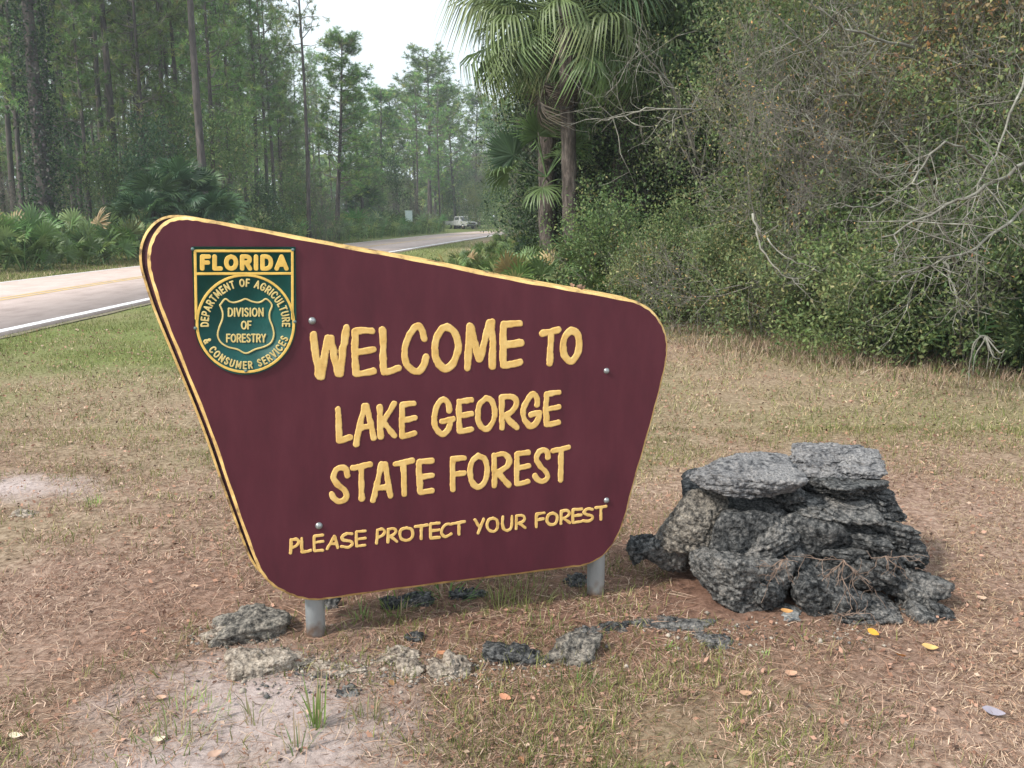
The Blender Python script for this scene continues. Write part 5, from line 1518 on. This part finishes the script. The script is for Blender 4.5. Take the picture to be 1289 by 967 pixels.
# near lawn
x, y = sector(360000, 2.15, 6.8, 0.66, 1.0)
k = ~inside_rock(x, y) & clumpy(x, y, 5, 61, 0.44) & (r_.random(len(x)) > 0.9 * sandy(x, y)) & (r_.random(len(x)) > 0.55 * needly(x, y))
x, y = x[k], y[k]
c, isg = colmix(len(x), x, y)
L = r_.uniform(0.018, 0.055, len(x)) * (1 + 0.3 * isg)
up = np.where(isg, r_.uniform(0.5, 1.4, len(x)), r_.uniform(0.02, 0.8, len(x)) ** 1.3)
blades('dry_grass', x, y, L, r_.uniform(0.0016, 0.0040, len(x)), up, c, 'short dry mown grass round the sign, straw and a little green')
# middle lawn
x, y = sector(190000, 6.6, 17, 0.66, 0.85)
k = ~on_road(x, y) & (x > -12) & clumpy(x, y, 2.5, 62, 0.42)
x, y = x[k], y[k]
c, isg = colmix(len(x), x, y)
blades('lawn_grass', x, y, r_.uniform(0.03, 0.085, len(x)), r_.uniform(0.004, 0.009, len(x)), np.where(isg, r_.uniform(0.5, 1.4, len(x)), r_.uniform(0.1, 1.0, len(x))), c, 'short lawn grass between the sign, the road and the thicket', simple=True)
# verges further off
x, y = sector(90000, 16, 60, 0.66, 0.9)
rx = np.interp(y, rc[:, 1], rc[:, 0])
k = ~on_road(x, y) & (np.abs(x - rx) < 6.0) | ((y < 22) & ~on_road(x, y))
x, y = x[k], y[k]
c, isg = colmix(len(x), x, y)
blades('verge_grass', x, y, r_.uniform(0.05, 0.15, len(x)), r_.uniform(0.012, 0.03, len(x)), r_.uniform(0.4, 1.4, len(x)), c, 'grass along the verges of the road', simple=True)
# far verge, left beyond the road
n_ = 50000
y = r_.uniform(8, 60, n_); rx = np.interp(y, rc[:, 1], rc[:, 0]); x = rx - 2.7 - r_.random(n_) * 2.6
c, isg = colmix(n_, x, y)
blades('verge_grass', x, y, r_.uniform(0.05, 0.14, n_), r_.uniform(0.010, 0.022, n_), r_.uniform(0.4, 1.4, n_), c, 'green verge grass on the far side of the road', simple=True)
# pine needles: long, thin, lying flat
x, y = sector(190000, 2.15, 8.5, 0.64, 1.1)
k = ~inside_rock(x, y) & (r_.random(len(x)) < 0.10 + 0.9 * needly(x, y)) & (r_.random(len(x)) > 0.7 * sandy(x, y))
x, y = x[k], y[k]
c = P_NEED[r_.integers(0, 5, len(x))] * (1 + 0.15 * r_.normal(size=(len(x), 1)))
blades('pine_needles', x, y, r_.uniform(0.06, 0.17, len(x)), r_.uniform(0.0012, 0.0026, len(x)), np.abs(r_.normal(size=len(x))) * 0.10, np.clip(c, 0.01, 1), 'fallen russet pine needles scattered over the lawn', 0.1, M_LITTER)
# small dead leaf scraps
x, y = sector(52000, 2.15, 13, 0.66, 1.0)
k = ~inside_rock(x, y) & ~on_road(x, y) & (r_.random(len(x)) < 0.35 + 0.6 * np.clip((fbm2(x, y, 1.2, 71, 3) - 0.4) * 4, 0, 1))
x, y = x[k], y[k]
n_ = len(x)
C = np.stack([x, y, ground_z(x, y) + r_.uniform(0.003, 0.02, n_)], 1)
D = r_.normal(size=(n_, 3)); D[:, 2] *= 0.3
Ls = np.minimum(r_.gamma(3, 0.0042, n_), 0.024) * (1 + 0.06 * y)
c = P_LIT[r_.choice(5, n_, p=[.3, .25, .2, .15, .1])] * (1 + 0.15 * r_.normal(size=(n_, 1)))
tag(link('leaf_litter', leaves_mesh('leaf_litter', C, D, Ls, Ls * 0.6, np.clip(c, 0.01, 1), M_LITTER, 0.1, r_=r_)), 'small scraps of dead brown leaves lying in the grass', None, None, 'stuff')
# litter and dead grass fringe at the foot of the thicket
n_ = 26000
s_ = r_.uniform(0, LT, n_); dp = r_.normal(size=n_) * 0.55 + 0.45
fx = np.interp(s_, el_, ec[:, 0]) + np.interp(s_, el_, en[:, 0]) * dp
fy = np.interp(s_, el_, ec[:, 1]) + np.interp(s_, el_, en[:, 1]) * dp
c = np.where((r_.random(n_) < 0.25)[:, None], P_GREEN[r_.integers(0, 4, n_)] * 0.8, P_STRAW[r_.integers(0, 6, n_)] * 0.85)
k = clumpy(fx, fy, 2.2, 91, 0.48)
blades('edge_grass', fx[k], fy[k], r_.uniform(0.06, 0.22, k.sum()), r_.uniform(0.004, 0.009, k.sum()), r_.uniform(0.5, 1.45, k.sum()), c[k], 'unmown dry grass and weeds along the foot of the thicket')
# ------------------------------------------------------------------ green weed tufts near the sign, each a thing
r_ = np.random.default_rng(5)
def tuft(px, py, n_, L, W, col, label, spread=0.06, up=1.1, Y=None, dead=0.2, name='grass_tuft'):
    c0 = G(px, py)
    a = r_.uniform(0, 2 * math.pi, n_); q = spread * np.sqrt(r_.random(n_))
    x, y = np.cos(a) * q, np.sin(a) * q
    e = np.clip(r_.normal(up, 0.25, n_), 0.2, 1.5)
    az = a + r_.normal(size=n_) * 0.5
    D = np.stack([np.cos(az) * np.cos(e), np.sin(az) * np.cos(e), np.sin(e)], 1)
    s = np.stack([-np.sin(az), np.cos(az), 0 * az], 1)
    Ls = L * r_.uniform(0.5, 1.15, n_)
    B = np.stack([x, y, np.full(n_, -0.01)], 1)
    M = B + D * (Ls * 0.5)[:, None]
    D2 = D.copy(); D2[:, 2] -= 0.6 * r_.random(n_); D2 = unit(D2)
    T = M + D2 * (Ls * 0.5)[:, None]
    V = np.stack([B - s * W / 2, B + s * W / 2, M + s * W * 0.42, M - s * W * 0.42, T], 1).reshape(-1, 3)
    b_ = (np.arange(n_) * 5)[:, None]
    cc = np.array(col) * (1 + 0.2 * r_.normal(size=(n_, 1)))
    cc = np.where((r_.random(n_) < dead)[:, None], np.array([0.38, 0.30, 0.20]), cc)
    o = link(name, mesh_np(name, V, [b_ + np.array([[0, 1, 2, 3]]), b_ + np.array([[3, 2, 4]])], M_GRASS, False, np.repeat(np.clip(cc, .01, .9), 5, 0)), None, (c0.x, c0.y, gz(c0.x, c0.y)))
    return tag(o, label, 'grass tuft')
GT = (0.14, 0.24, 0.06); GP = (0.24, 0.30, 0.11)
tuft(497, 775, 40, 0.12, 0.006, GT, 'bright green tuft under the board, left of the dark rocks', 0.05)
tuft(455, 782, 22, 0.08, 0.006, GP, 'faint green sprig beside the left post', 0.04)
tuft(562, 762, 46, 0.13, 0.008, (0.10, 0.20, 0.06), 'broad bladed green tuft hanging over the black rock', 0.09, 0.6)
tuft(655, 762, 110, 0.11, 0.004, (0.24, 0.28, 0.10), 'wide feathery pale green tuft under the right half of the board', 0.13)
tuft(628, 768, 40, 0.11, 0.004, (0.26, 0.30, 0.11), 'thin pale tuft left of the feathery one', 0.06)
tuft(690, 792, 50, 0.07, 0.004, (0.16, 0.22, 0.08), 'short green tuft left of the right post', 0.08)
tuft(722, 865, 60, 0.07, 0.004, (0.07, 0.15, 0.04), 'dark green weed patch in front of the speckled rock', 0.09)
tuft(398, 915, 26, 0.17, 0.007, (0.20, 0.30, 0.09), 'tall bright green grass stalks at the edge of the bare sandy patch', 0.03, 1.35, dead=0.1)
tuft(375, 945, 14, 0.15, 0.005, (0.20, 0.28, 0.12), 'thin green stalks left of the tall bright ones', 0.04, 1.3)
tuft(318, 905, 24, 0.10, 0.004, (0.24, 0.26, 0.13), 'pale weed at the upper edge of the bare sandy patch', 0.06)
tuft(232, 905, 70, 0.08, 0.004, (0.20, 0.28, 0.10), 'light green grass patch left of the bare sandy patch', 0.15)
tuft(215, 940, 40, 0.07, 0.004, (0.20, 0.26, 0.10), 'green grass patch at the lower left of the bare sand', 0.12)
tuft(460, 905, 20, 0.13, 0.005, (0.24, 0.28, 0.12), 'thin weed right of the tall bright grass stalks', 0.05, 1.3)
tuft(745, 918, 30, 0.06, 0.004, (0.16, 0.22, 0.08), 'small green weed on the lawn near the lower edge, right of centre', 0.05)
tuft(835, 812, 26, 0.05, 0.006, (0.16, 0.30, 0.06), 'little bright green weed by the low grey rock', 0.03, 0.7)
tuft(960, 825, 16, 0.06, 0.004, (0.20, 0.30, 0.10), 'small green sprig at the near foot of the stone pier', 0.03)
tuft(1065, 900, 40, 0.06, 0.004, (0.20, 0.24, 0.11), 'greenish patch of grass in front of the stone pier', 0.12)
tuft(690, 925, 36, 0.06, 0.004, (0.14, 0.20, 0.07), 'green tuft low in the picture below the right post', 0.08)
tuft(118, 640, 26, 0.08, 0.005, (0.22, 0.32, 0.10), 'lone light green tuft on the dry lawn left of the sign', 0.04)
# ------------------------------------------------------------------ fallen leaves, large enough to tell apart
def fallen(px, py, L, col, label, z=0.012, yaw=0.5, Y=None, tilt=0.25, curl=0.25):
    c0 = G(px, py) if Y is None else AT(px, py, Y)
    n1 = 7
    t = np.linspace(0, 1, n1)
    w = 0.24 * L * np.sin(math.pi * t ** 0.8) ** 0.8 + 0.002
    zc = curl * L * (4 * (t - 0.5) ** 2) * 0.5
    V = []
    for k in range(n1):
        for s_ in (-1, 0, 1):
            V.append((L * (t[k] - 0.5), s_ * w[k], zc[k] + (0.35 * w[k] if s_ else 0)))
    F = []
    for k in range(n1 - 1):
        for s_ in (0, 1):
            a = k * 3 + s_
            F.append((a, a + 1, a + 4, a + 3))
    V = rotx(roty(np.array(V), tilt * 0.4), tilt)
    cc = np.repeat(np.array(col)[None, :], len(V), 0) * (1 + 0.08 * r_.normal(size=(len(V), 1)))
    o = link('fallen_leaf', mesh_np('fallen_leaf', V, np.array(F), M_LITTER, True, cc), None, (c0.x, c0.y, (gz(c0.x, c0.y) + z) if Y is None else c0.z), (0, 0, yaw))
    return tag(o, label, 'leaf', 'fallen leaves on the lawn')
OR, TN, BR = (0.55, 0.26, 0.06), (0.52, 0.35, 0.20), (0.42, 0.22, 0.12)
fallen(492, 868, 0.045, (0.60, 0.38, 0.16), 'golden tan leaf on edge in front of the cream rocks', 0.02, 1.3, tilt=0.7)
fallen(592, 913, 0.05, (0.62, 0.42, 0.26), 'tan leaf standing upright on the lawn near the bottom edge', 0.02, 1.5, tilt=0.7)
fallen(636, 884, 0.045, (0.50, 0.28, 0.15), 'brown leaf between the two tan ones and the speckled rock', 0.015, -0.6)
fallen(1133, 827, 0.05, (0.62, 0.33, 0.10), 'orange leaf right of the pier foot, left of the longest one', 0.015, 2.0, tilt=0.5)
fallen(1170, 817, 0.06, (0.60, 0.36, 0.16), 'long pale orange leaf right of the pier foot', 0.015, -0.2)
fallen(1099, 801, 0.045, (0.62, 0.32, 0.05), 'yellow orange leaf against the foot of the pier', 0.02, -0.9, tilt=0.6)
fallen(995, 851, 0.05, (0.55, 0.36, 0.22), 'tan leaf on the lawn below the pier', 0.015, 0.3)
fallen(938, 877, 0.045, (0.50, 0.33, 0.20), 'dull tan leaf left of and below the one in front of the pier', 0.015, 0.2)
fallen(1250, 901, 0.07, (0.30, 0.28, 0.33), 'purplish grey curled leaf at the lower right', 0.015, -0.4)
fallen(1192, 734, 0.03, (0.60, 0.38, 0.26), 'small pinkish leaf right of the pier on the lawn', 0.012, 0.4)
fallen(1235, 755, 0.045, (0.55, 0.38, 0.28), 'pale pinkish leaf farther right of the pier', 0.012, 0.1)
fallen(1172, 600, 0.04, (0.52, 0.34, 0.20), 'tan leaf on the lawn behind the pier', 0.012, 0.8)
fallen(203, 882, 0.035, (0.52, 0.33, 0.24), 'pinkish brown leaf on the lower left lawn', 0.012, 0.3)
fallen(200, 938, 0.04, (0.66, 0.55, 0.42), 'bleached cream leaf on the lower left lawn', 0.012, 0.7)
fallen(20, 930, 0.04, (0.66, 0.55, 0.42), 'bleached cream leaf at the bottom left corner', 0.012, 0.1)
fallen(655, 965, 0.04, (0.50, 0.28, 0.14), 'brown leaf on the bottom edge of the picture', 0.015, 1.2, tilt=0.6)
fallen(555, 825, 0.04, (0.50, 0.25, 0.14), 'reddish leaf on the needles under the board', 0.012, 0.6)
fallen(990, 770, 0.05, (0.50, 0.28, 0.10), 'orange brown leaf caught between the stones of the pier', 0, 0.0, Y=3.40)
fallen(245, 745, 0.035, (0.56, 0.36, 0.26), 'pinkish leaf on the lawn left of the sign foot', 0.012, 0.2)
fallen(88, 560, 0.04, (0.52, 0.36, 0.26), 'faded tan leaf far out on the left lawn', 0.012, 0.9)
fallen(270, 955, 0.05, (0.50, 0.34, 0.26), 'brown leaf in the bare sandy patch', 0.012, 0.9)
# dry curled leaves caught on the top edge of the board
for q, (u_, col) in enumerate(((722, (0.40, 0.27, 0.17)), (731, (0.50, 0.36, 0.24)), (737, (0.44, 0.30, 0.20)))):
    p_ = uv(u_, 365.5 + (u_ - 722) * 0.2)
    w_ = S_ORG + S_DIR * p_[0]
    o = fallen(722, 500, 0.03, col, ['left', 'middle', 'right'][q] + ' one of three dry curled leaves caught on top of the board', 0, 1.0 + q, tilt=0.8, curl=0.9)
    o.location = (w_.x - S_NRM.x * 0.03, w_.y - S_NRM.y * 0.03, p_[1] + 0.013)
    o['group'] = 'dry leaves on the board'

# dry vine and roots clinging to the pier
def vine(px, py, Y, seed, label, n_=5, L=0.22, dn=-0.5):
    rr = np.random.default_rng(seed)
    c_ = AT(px, py, Y); out_, tips = [], []
    for k in range(n_):
        d = unit(rr.normal(size=3) * np.array([0.8, 0.25, 0.5]) + np.array([0, -0.25, dn]))
        branching(rr, (0, 0, 0), d, L * rr.uniform(0.6, 1.2), 0.0026, 1, out_, tips, 0.7, 2, -0.10, 5, 0.35)
    S = np.array(out_); S[:, 6:8] = np.maximum(S[:, 6:8], 0.0011)
    o = link('dry_vine', segs_mesh('dry_vine', S, M_VINE, 3), None, tuple(c_))
    return tag(o, label, 'vine', 'dry vines on the stone pier')
M_VINE = noise_mat('dry_vine_bark', [(0.3, (0.12, 0.075, 0.055)), (0.7, (0.34, 0.25, 0.20))], 20, 4, 0.9, 0.3, 60)
vine(1062, 705, 3.50, 1, 'dry reddish vine hanging down the middle of the pier', 6, 0.15)
vine(985, 705, 3.44, 2, 'dry vine stems curling over the round stone of the pier', 5, 0.11)
vine(1115, 700, 3.54, 3, 'thin dry vine on the right shoulder of the pier', 4, 0.10)
vine(1060, 775, 3.40, 4, 'tangle of dry roots at the near foot of the pier', 7, 0.10, 0.1)
# ------------------------------------------------------------------ branches that stand out in the thicket
def bough(pts, r0, label, seed, Yv, twigs=10, name='dead_branch', mat=M_LICHEN, tl=0.35, px_mode=True, spread=1.0, green=0):
    rr = np.random.default_rng(seed)
    W = np.array([AT(px, py, Yv + dy) for px, py, dy in pts])
    P = catmull(W, 5)
    P += 0.012 * rr.normal(size=P.shape)
    V, F = tube(P, r0, 6, True, np.linspace(r0, r0 * 0.35, len(P)))
    o0 = P[0].copy()
    t = thing(name, label, 'branch', tuple(o0))
    link('limb', mesh_np('limb', V - o0, F, mat, True), t)
    out_, tips = [], []
    for k in range(twigs):
        i = rr.integers(2, len(P) - 1)
        d = unit(P[i] - P[i - 1] + rr.normal(size=3) * spread * np.linalg.norm(P[i] - P[i - 1]))
        branching(rr, P[i] - o0, d, tl * rr.uniform(0.5, 1.2), r0 * 0.4, 1, out_, tips, 0.8, 2, -0.02, 3, 0.3)
    S = np.array(out_); S[:, 6:8] = np.maximum(S[:, 6:8], 0.0022)
    tag(link('twigs', segs_mesh('twigs', S, mat, 3), t), kind='stuff')
    if green:
        T = np.array([q[0] for q in tips]); k = rr.integers(0, len(T), green)
        Ls = rr.uniform(0.02, 0.045, green)
        link('foliage', leaves_mesh('foliage', T[k] + rr.normal(size=(green, 3)) * 0.05, rr.normal(size=(green, 3)), Ls, Ls * 0.5, pick(PAL_OLIVE, green, rr), M_LEAF, r_=rr), t)
    return t
M_PALEW = noise_mat('bleached_branch', [(0.3, (0.13, 0.125, 0.105)), (0.6, (0.29, 0.28, 0.24))], 8, 6, 0.9, 0.4, 40)
bough([(948, 270, 0.3), (960, 312, 0.1), (985, 345, 0), (1015, 362, 0)], 0.013, 'curved bleached dead branch hanging in front of the dark shrubs', 31, 9.3, 5, mat=M_PALEW, tl=0.2)
bough([(965, 300, 0.4), (990, 325, 0.1), (1025, 337, 0)], 0.009, 'shorter grey branch hanging just above the bleached one', 32, 9.5, 4)
bough([(900, 140, 0.6), (860, 138, 0.2), (820, 136, 0), (780, 148, -0.1), (745, 152, -0.2)], 0.018, 'pale lichened bough reaching left in front of the palms', 33, 12.5, 16, tl=0.8, mat=M_PALEW)
bough([(880, 210, 0.6), (850, 120, 0.2), (825, 85, 0), (800, 55, -0.1)], 0.02, 'thin grey bough rising towards the palm crowns', 34, 12.6, 12, tl=0.8)
bough([(1310, 195, 0.5), (1240, 235, 0), (1180, 268, -0.2), (1110, 300, -0.4)], 0.019, 'long lichened bough sweeping down left from the right edge', 35, 7.9, 22, tl=0.6, green=200)
bough([(1300, 255, 0.5), (1230, 310, 0), (1180, 330, -0.2), (1130, 355, -0.3)], 0.015, 'lower lichened bough sweeping down from the right edge', 36, 7.8, 18, tl=0.5, green=160)
bough([(1240, 210, 0.5), (1190, 180, 0.1), (1150, 228, -0.2), (1165, 225, -0.2)], 0.014, 'crooked grey branch above the long sweeping bough', 37, 8.2, 12, tl=0.5)
bough([(1200, 330, 0.4), (1170, 222, 0), (1150, 212, -0.2), (1158, 235, -0.3), (1150, 240, -0.3)], 0.012, 'arched thin branch near the right edge', 38, 8.3, 8, tl=0.4)
bough([(1150, 60, 1.0), (1075, 40, 0.4), (1030, 10, 0.2)], 0.018, 'grey bough high on the right among orange leaves', 39, 9.5, 12, tl=0.7)
bough([(1085, 130, 0.6), (1030, 75, 0.2), (990, 30, 0)], 0.018, 'straight grey bough leaning up left in the thicket', 40, 10.5, 10, tl=0.7)
bough([(1190, 330, 0.5), (1200, 365, 0), (1215, 395, 0)], 0.014, 'short grey branch pointing down above the shaded palmettos', 41, 8.6, 5, tl=0.3)
bough([(1290, 90, 0.6), (1260, 180, 0.1), (1225, 245, -0.1), (1210, 300, -0.2)], 0.012, 'upright lichened branch by the right edge', 42, 8.3, 16, tl=0.5, green=100)
bough([(1120, 250, 0.6), (1090, 262, 0.2), (1050, 258, 0)], 0.012, 'level grey branch in the middle of the thicket', 43, 9.2, 6, tl=0.4)
# dead, folded palm fan hanging low at the right
c0 = G(1240, 492)
t = thing('dead_palmetto_leaf', 'bleached dead palmetto fan bent over, its tips touching the ground', 'dead leaf', (c0.x, c0.y, 0))
W = np.array([AT(1222, 455, c0.y) , AT(1226, 432, c0.y), AT(1240, 423, c0.y), AT(1252, 432, c0.y)]) - np.array(c0)
V, F = tube(catmull(W, 4), 0.006, 5, True)
link('leaf_stalk', mesh_np('leaf_stalk', V, F, M_PALEW, True), t)
top = AT(1240, 423, c0.y) - c0
for q, (dx_, dz_, sp) in enumerate(((-0.13, -0.46, 0.9), (-0.10, -0.36, 0.5), (0.02, -0.34, 0.2), (0.05, -0.30, 0.6), (0.14, -0.22, 1.2), (0.09, -0.40, 0.3))):
    e = np.array([top, top + Vector((dx_ * 0.5 * sp, -0.03 * q, -0.02 - 0.03 * q)), top + Vector((dx_ * 0.9, -0.03 * q, dz_ * 0.5)), top + Vector((dx_, -0.04, dz_))])
    P = catmull(e, 3)
    V, F = tube(P, 0.006, 4, True, np.linspace(0.009, 0.003, len(P)))
    link('leaf_segment', mesh_np('leaf_segment', V, F, M_PALEW, True), t)

# ------------------------------------------------------------------ pale utility box on a post among the far palmettos
M_BOX = noise_mat('pale_green_enamel', [(0.3, (0.42, 0.52, 0.50)), (0.7, (0.62, 0.70, 0.69))], 6, 4, 0.5, 0.1, 40)
def box(name, sx, sy, sz, loc, mat, parent, bev=0.01):
    bm = bmesh.new()
    bmesh.ops.create_cube(bm, size=1.0)
    bmesh.ops.scale(bm, vec=(sx, sy, sz), verts=bm.verts)
    if bev: bmesh.ops.bevel(bm, geom=bm.edges[:], offset=bev, segments=2, affect='EDGES', profile=0.5)
    me = bpy.data.meshes.new(name); bm.to_mesh(me); bm.free(); me.materials.append(mat)
    return link(name, me, parent, loc)
b0 = gp(517, 82)
ub = thing('utility_box', 'pale green utility box standing among the palmettos beyond the road', 'utility box', b0, 0.2)
box('cabinet', 0.62, 0.42, 0.95, (0, 0, 1.55), M_BOX, ub, 0.03)
box('lid', 0.66, 0.46, 0.05, (0, 0, 2.05), M_BOX, ub, 0.015)
box('door', 0.50, 0.02, 0.78, (0, -0.218, 1.55), M_BOX, ub, 0.008)
box('plinth', 0.16, 0.16, 1.1, (0, 0, 0.5), M_GALV, ub, 0.01)
t = BRUSH[0].place(gp(515, 84), 0.4, 1.25, 'pale dry bush rising behind the utility box')

# ------------------------------------------------------------------ the pale pickup far down the road
M_CARW = noise_mat('white_car_paint', [(0.4, (0.32, 0.33, 0.34)), (0.6, (0.40, 0.41, 0.42))], 3, 2, 0.25, 0, spec=0.6)
M_GLASS = noise_mat('dark_car_glass', [(0.4, (0.015, 0.02, 0.025)), (0.6, (0.03, 0.035, 0.04))], 3, 2, 0.08, 0, spec=0.8)
M_TYRE = noise_mat('tyre_rubber', [(0.4, (0.012, 0.012, 0.013)), (0.6, (0.03, 0.03, 0.03))], 20, 4, 0.9, 0.2, 60)
M_DARKP = noise_mat('dark_plastic', [(0.4, (0.02, 0.02, 0.022)), (0.6, (0.05, 0.05, 0.05))], 20, 4, 0.6, 0.1, 60)
M_LAMP = noise_mat('headlight_lens', [(0.4, (0.6, 0.62, 0.62)), (0.6, (0.8, 0.8, 0.8))], 20, 2, 0.15, 0)
pk = thing('pickup_truck', 'pale silver pickup truck far down the road where it bends away', 'pickup truck', gp(582, 114), -0.35, None, 0.86)
pk.location.z = 0.05
pk.rotation_euler.z = R(-52)                                  # +x is the front of the truck
def prof_body(name, prof, w, mat, parent, taper=0.0, bev=0.04):
    bm = bmesh.new()
    v1 = [bm.verts.new((x_, -w / 2 + taper * max(0, z_ - 1.0), z_)) for x_, z_ in prof]
    v2 = [bm.verts.new((x_, w / 2 - taper * max(0, z_ - 1.0), z_)) for x_, z_ in prof]
    bm.faces.new(v1[::-1]); bm.faces.new(v2)
    for k in range(len(prof)):
        bm.faces.new((v1[k], v1[(k + 1) % len(prof)], v2[(k + 1) % len(prof)], v2[k]))
    bmesh.ops.recalc_face_normals(bm, faces=bm.faces)
    bmesh.ops.bevel(bm, geom=bm.edges[:], offset=bev, segments=2, affect='EDGES', profile=0.5)
    me = bpy.data.meshes.new(name); bm.to_mesh(me); bm.free(); me.materials.append(mat)
    return link(name, me, parent)
body = prof_body('body', [(-2.7, 0.5), (-2.75, 1.05), (-0.75, 1.08), (-0.7, 1.1), (1.0, 1.1), (2.35, 1.0), (2.6, 0.85), (2.62, 0.45)], 1.86, M_CARW, pk)
cab = prof_body('cab', [(-0.72, 1.06), (-0.62, 1.74), (0.55, 1.76), (1.15, 1.06)], 1.74, M_CARW, pk, 0.18, 0.05)
for s_ in (-1, 1):
    g_ = box('side_window', 0.95, 0.02, 0.40, (0.05, s_ * 0.825, 1.42), M_GLASS, cab, 0.0); g_.rotation_euler.x = s_ * 0.17
g_ = box('windscreen', 0.02, 1.42, 0.60, (0.93, 0, 1.41), M_GLASS, cab, 0.0); g_.rotation_euler.y = -0.70
g_ = box('rear_window', 0.02, 1.3, 0.36, (-0.71, 0, 1.46), M_GLASS, cab, 0.0)
box('bed_floor', 1.85, 1.6, 0.03, (-1.75, 0, 1.09), M_DARKP, pk, 0)
box('grille', 0.03, 1.15, 0.24, (2.63, 0, 0.78), M_DARKP, pk, 0.01)
box('bumper', 0.16, 1.86, 0.20, (2.68, 0, 0.50), M_DARKP, pk, 0.03)
for s_ in (-1, 1):
    box('headlight', 0.04, 0.26, 0.18, (2.625, s_ * 0.74, 0.80), M_LAMP, pk, 0.01)
for x_ in (-1.7, 1.65):
    for s_ in (-1, 1):
        w_ = link('wheel', None, pk, (x_, s_ * 0.82, 0.37))
        V, F = tube([(0, -0.13, 0), (0, -0.12, 0), (0, 0.12, 0), (0, 0.13, 0)], 0.37, 20, True, [0.33, 0.37, 0.37, 0.33])
        link('tyre', mesh_np('tyre', V, F, M_TYRE, True), w_)
        V, F = tube([(0, -0.14, 0), (0, 0.14, 0)], 0.2, 14, True)
        link('rim', mesh_np('rim', V, F, M_GALV, False), w_)

# ------------------------------------------------------------------ crumbled chips and gravel of limestone in the bed
n_ = 1500
r_ = np.random.default_rng(8)
base_px = [(303, 812), (315, 850), (362, 848), (430, 853), (518, 852), (565, 860), (500, 835), (652, 840), (722, 838), (268, 815), (845, 797), (905, 815), (400, 860), (460, 845), (600, 850), (340, 870), (950, 800), (1060, 800)]
ctr = np.array([tuple(G(*p_))[:2] for p_ in base_px])
k = r_.integers(0, len(ctr), n_)
xy = ctr[k] + r_.normal(size=(n_, 2)) * np.array([0.085, 0.055]) + np.array([0, 0.03])
V0, F0 = ICO[3]
V0, F0 = np.array([(1, 0, 0), (-1, 0, 0), (0, 1, 0), (0, -1, 0), (0, 0, 1), (0, 0, -1)], float), np.array([(0, 2, 4), (2, 1, 4), (1, 3, 4), (3, 0, 4), (2, 0, 5), (1, 2, 5), (3, 1, 5), (0, 3, 5)])
sz = r_.gamma(2.0, 0.0017, n_) + 0.0015
V = V0[None] * sz[:, None, None] * r_.uniform(0.5, 1.5, (n_, 1, 3)) * r_.uniform(0.75, 1.25, (n_, 6, 1))
a = r_.uniform(0, 6.28, n_)
V = np.stack([V[..., 0] * np.cos(a)[:, None] - V[..., 1] * np.sin(a)[:, None], V[..., 0] * np.sin(a)[:, None] + V[..., 1] * np.cos(a)[:, None], V[..., 2] * 0.7], 2)
V += np.stack([xy[:, 0], xy[:, 1], ground_z(xy[:, 0], xy[:, 1]) + 0.003], 1)[:, None, :]
pal = np.array([(0.40, 0.35, 0.30), (0.30, 0.26, 0.22), (0.20, 0.18, 0.17), (0.10, 0.10, 0.10), (0.50, 0.44, 0.38)])
c = pal[r_.integers(0, 5, n_)]
tag(link('limestone_chips', mesh_np('limestone_chips', V.reshape(-1, 3), (F0[None] + (np.arange(n_) * 6)[:, None, None]).reshape(-1, 3), M_LITTER, False, np.repeat(c, 6, 0))), 'crumbled limestone chips strewn between the low edging rocks', None, None, 'stuff')

# ------------------------------------------------------------------ labels that say where among their like the trees stand
def project(o_):
    p_ = o_.location; c_, s_ = math.cos(PITCH), math.sin(PITCH)
    d = Vector((p_.x, p_.y, p_.z - CAMZ)); f_ = d.y * c_ - d.z * s_
    return CXP + FPX * d.x / f_
PH_L = [(15, 'at the left edge'), (60, 'left of the vine wrapped trunk'), (100, 'beside the vine wrapped trunk'), (140, 'left of the paired trunks'), (175, 'behind the paired trunks'), (225, 'right of the paired trunks'),
        (255, 'by the narrow sky gap'), (290, 'behind the stout pine'), (335, 'above the badge'), (400, 'behind the top edge of the sign'), (470, 'left of the sky gap'), (9999, 'towards the bend of the road')]
PH_R = [(780, 'close to the palms'), (830, 'above the right corner of the sign'), (880, 'just right of the sign corner'), (940, 'left of the hanging dead branch'), (1000, 'behind the hanging dead branch'), (1060, 'right of the hanging dead branch'),
        (1130, 'behind the stone pier'), (1200, 'behind the tips of the sweeping boughs'), (1290, 'at the right edge'), (9999, 'beyond the right edge')]
for o in list(scene.objects):
    if o.parent or 'label' not in o: continue
    g = o.get('group', '')
    ph = PH_L if g in ('pines across the road', 'young trees under the pines', 'bare bushes under the pines', 'bushes under the pines') else PH_R if ('thicket' in g or g == 'dark trees behind the palms') else None
    if ph is None: continue
    if g == 'pines across the road' and any(o['label'] == q[4] for q in NAMED): continue
    w_ = next(t_ for m_, t_ in ph if project(o) < m_)
    lb = o['label'].replace(' across the road', '').replace(' right of the palms', '')
    o['label'] = lb + ', ' + w_
    if len(o['label'].split()) > 16: o['label'] = ' '.join(lb.split()[:7]) + ', ' + w_

# ------------------------------------------------------------------ air
HZ = bpy.data.materials.new('haze'); HZ.use_nodes = True
hn, hl = HZ.node_tree.nodes, HZ.node_tree.links
hn.remove(hn['Principled BSDF'])
pv = hn.new('ShaderNodeVolumePrincipled')
pv.inputs['Color'].default_value = (0.86, 0.93, 1.0, 1)
pv.inputs['Density'].default_value = 0.0010
pv.inputs['Anisotropy'].default_value = 0.2
hl.new(pv.outputs[0], hn['Material Output'].inputs['Volume'])
hb = box('haze', 2900, 2900, 31.0, (0, 0, 14.5), HZ, None, 0)
tag(hb, 'thin pale haze in the air between the trees', None, None, 'stuff')
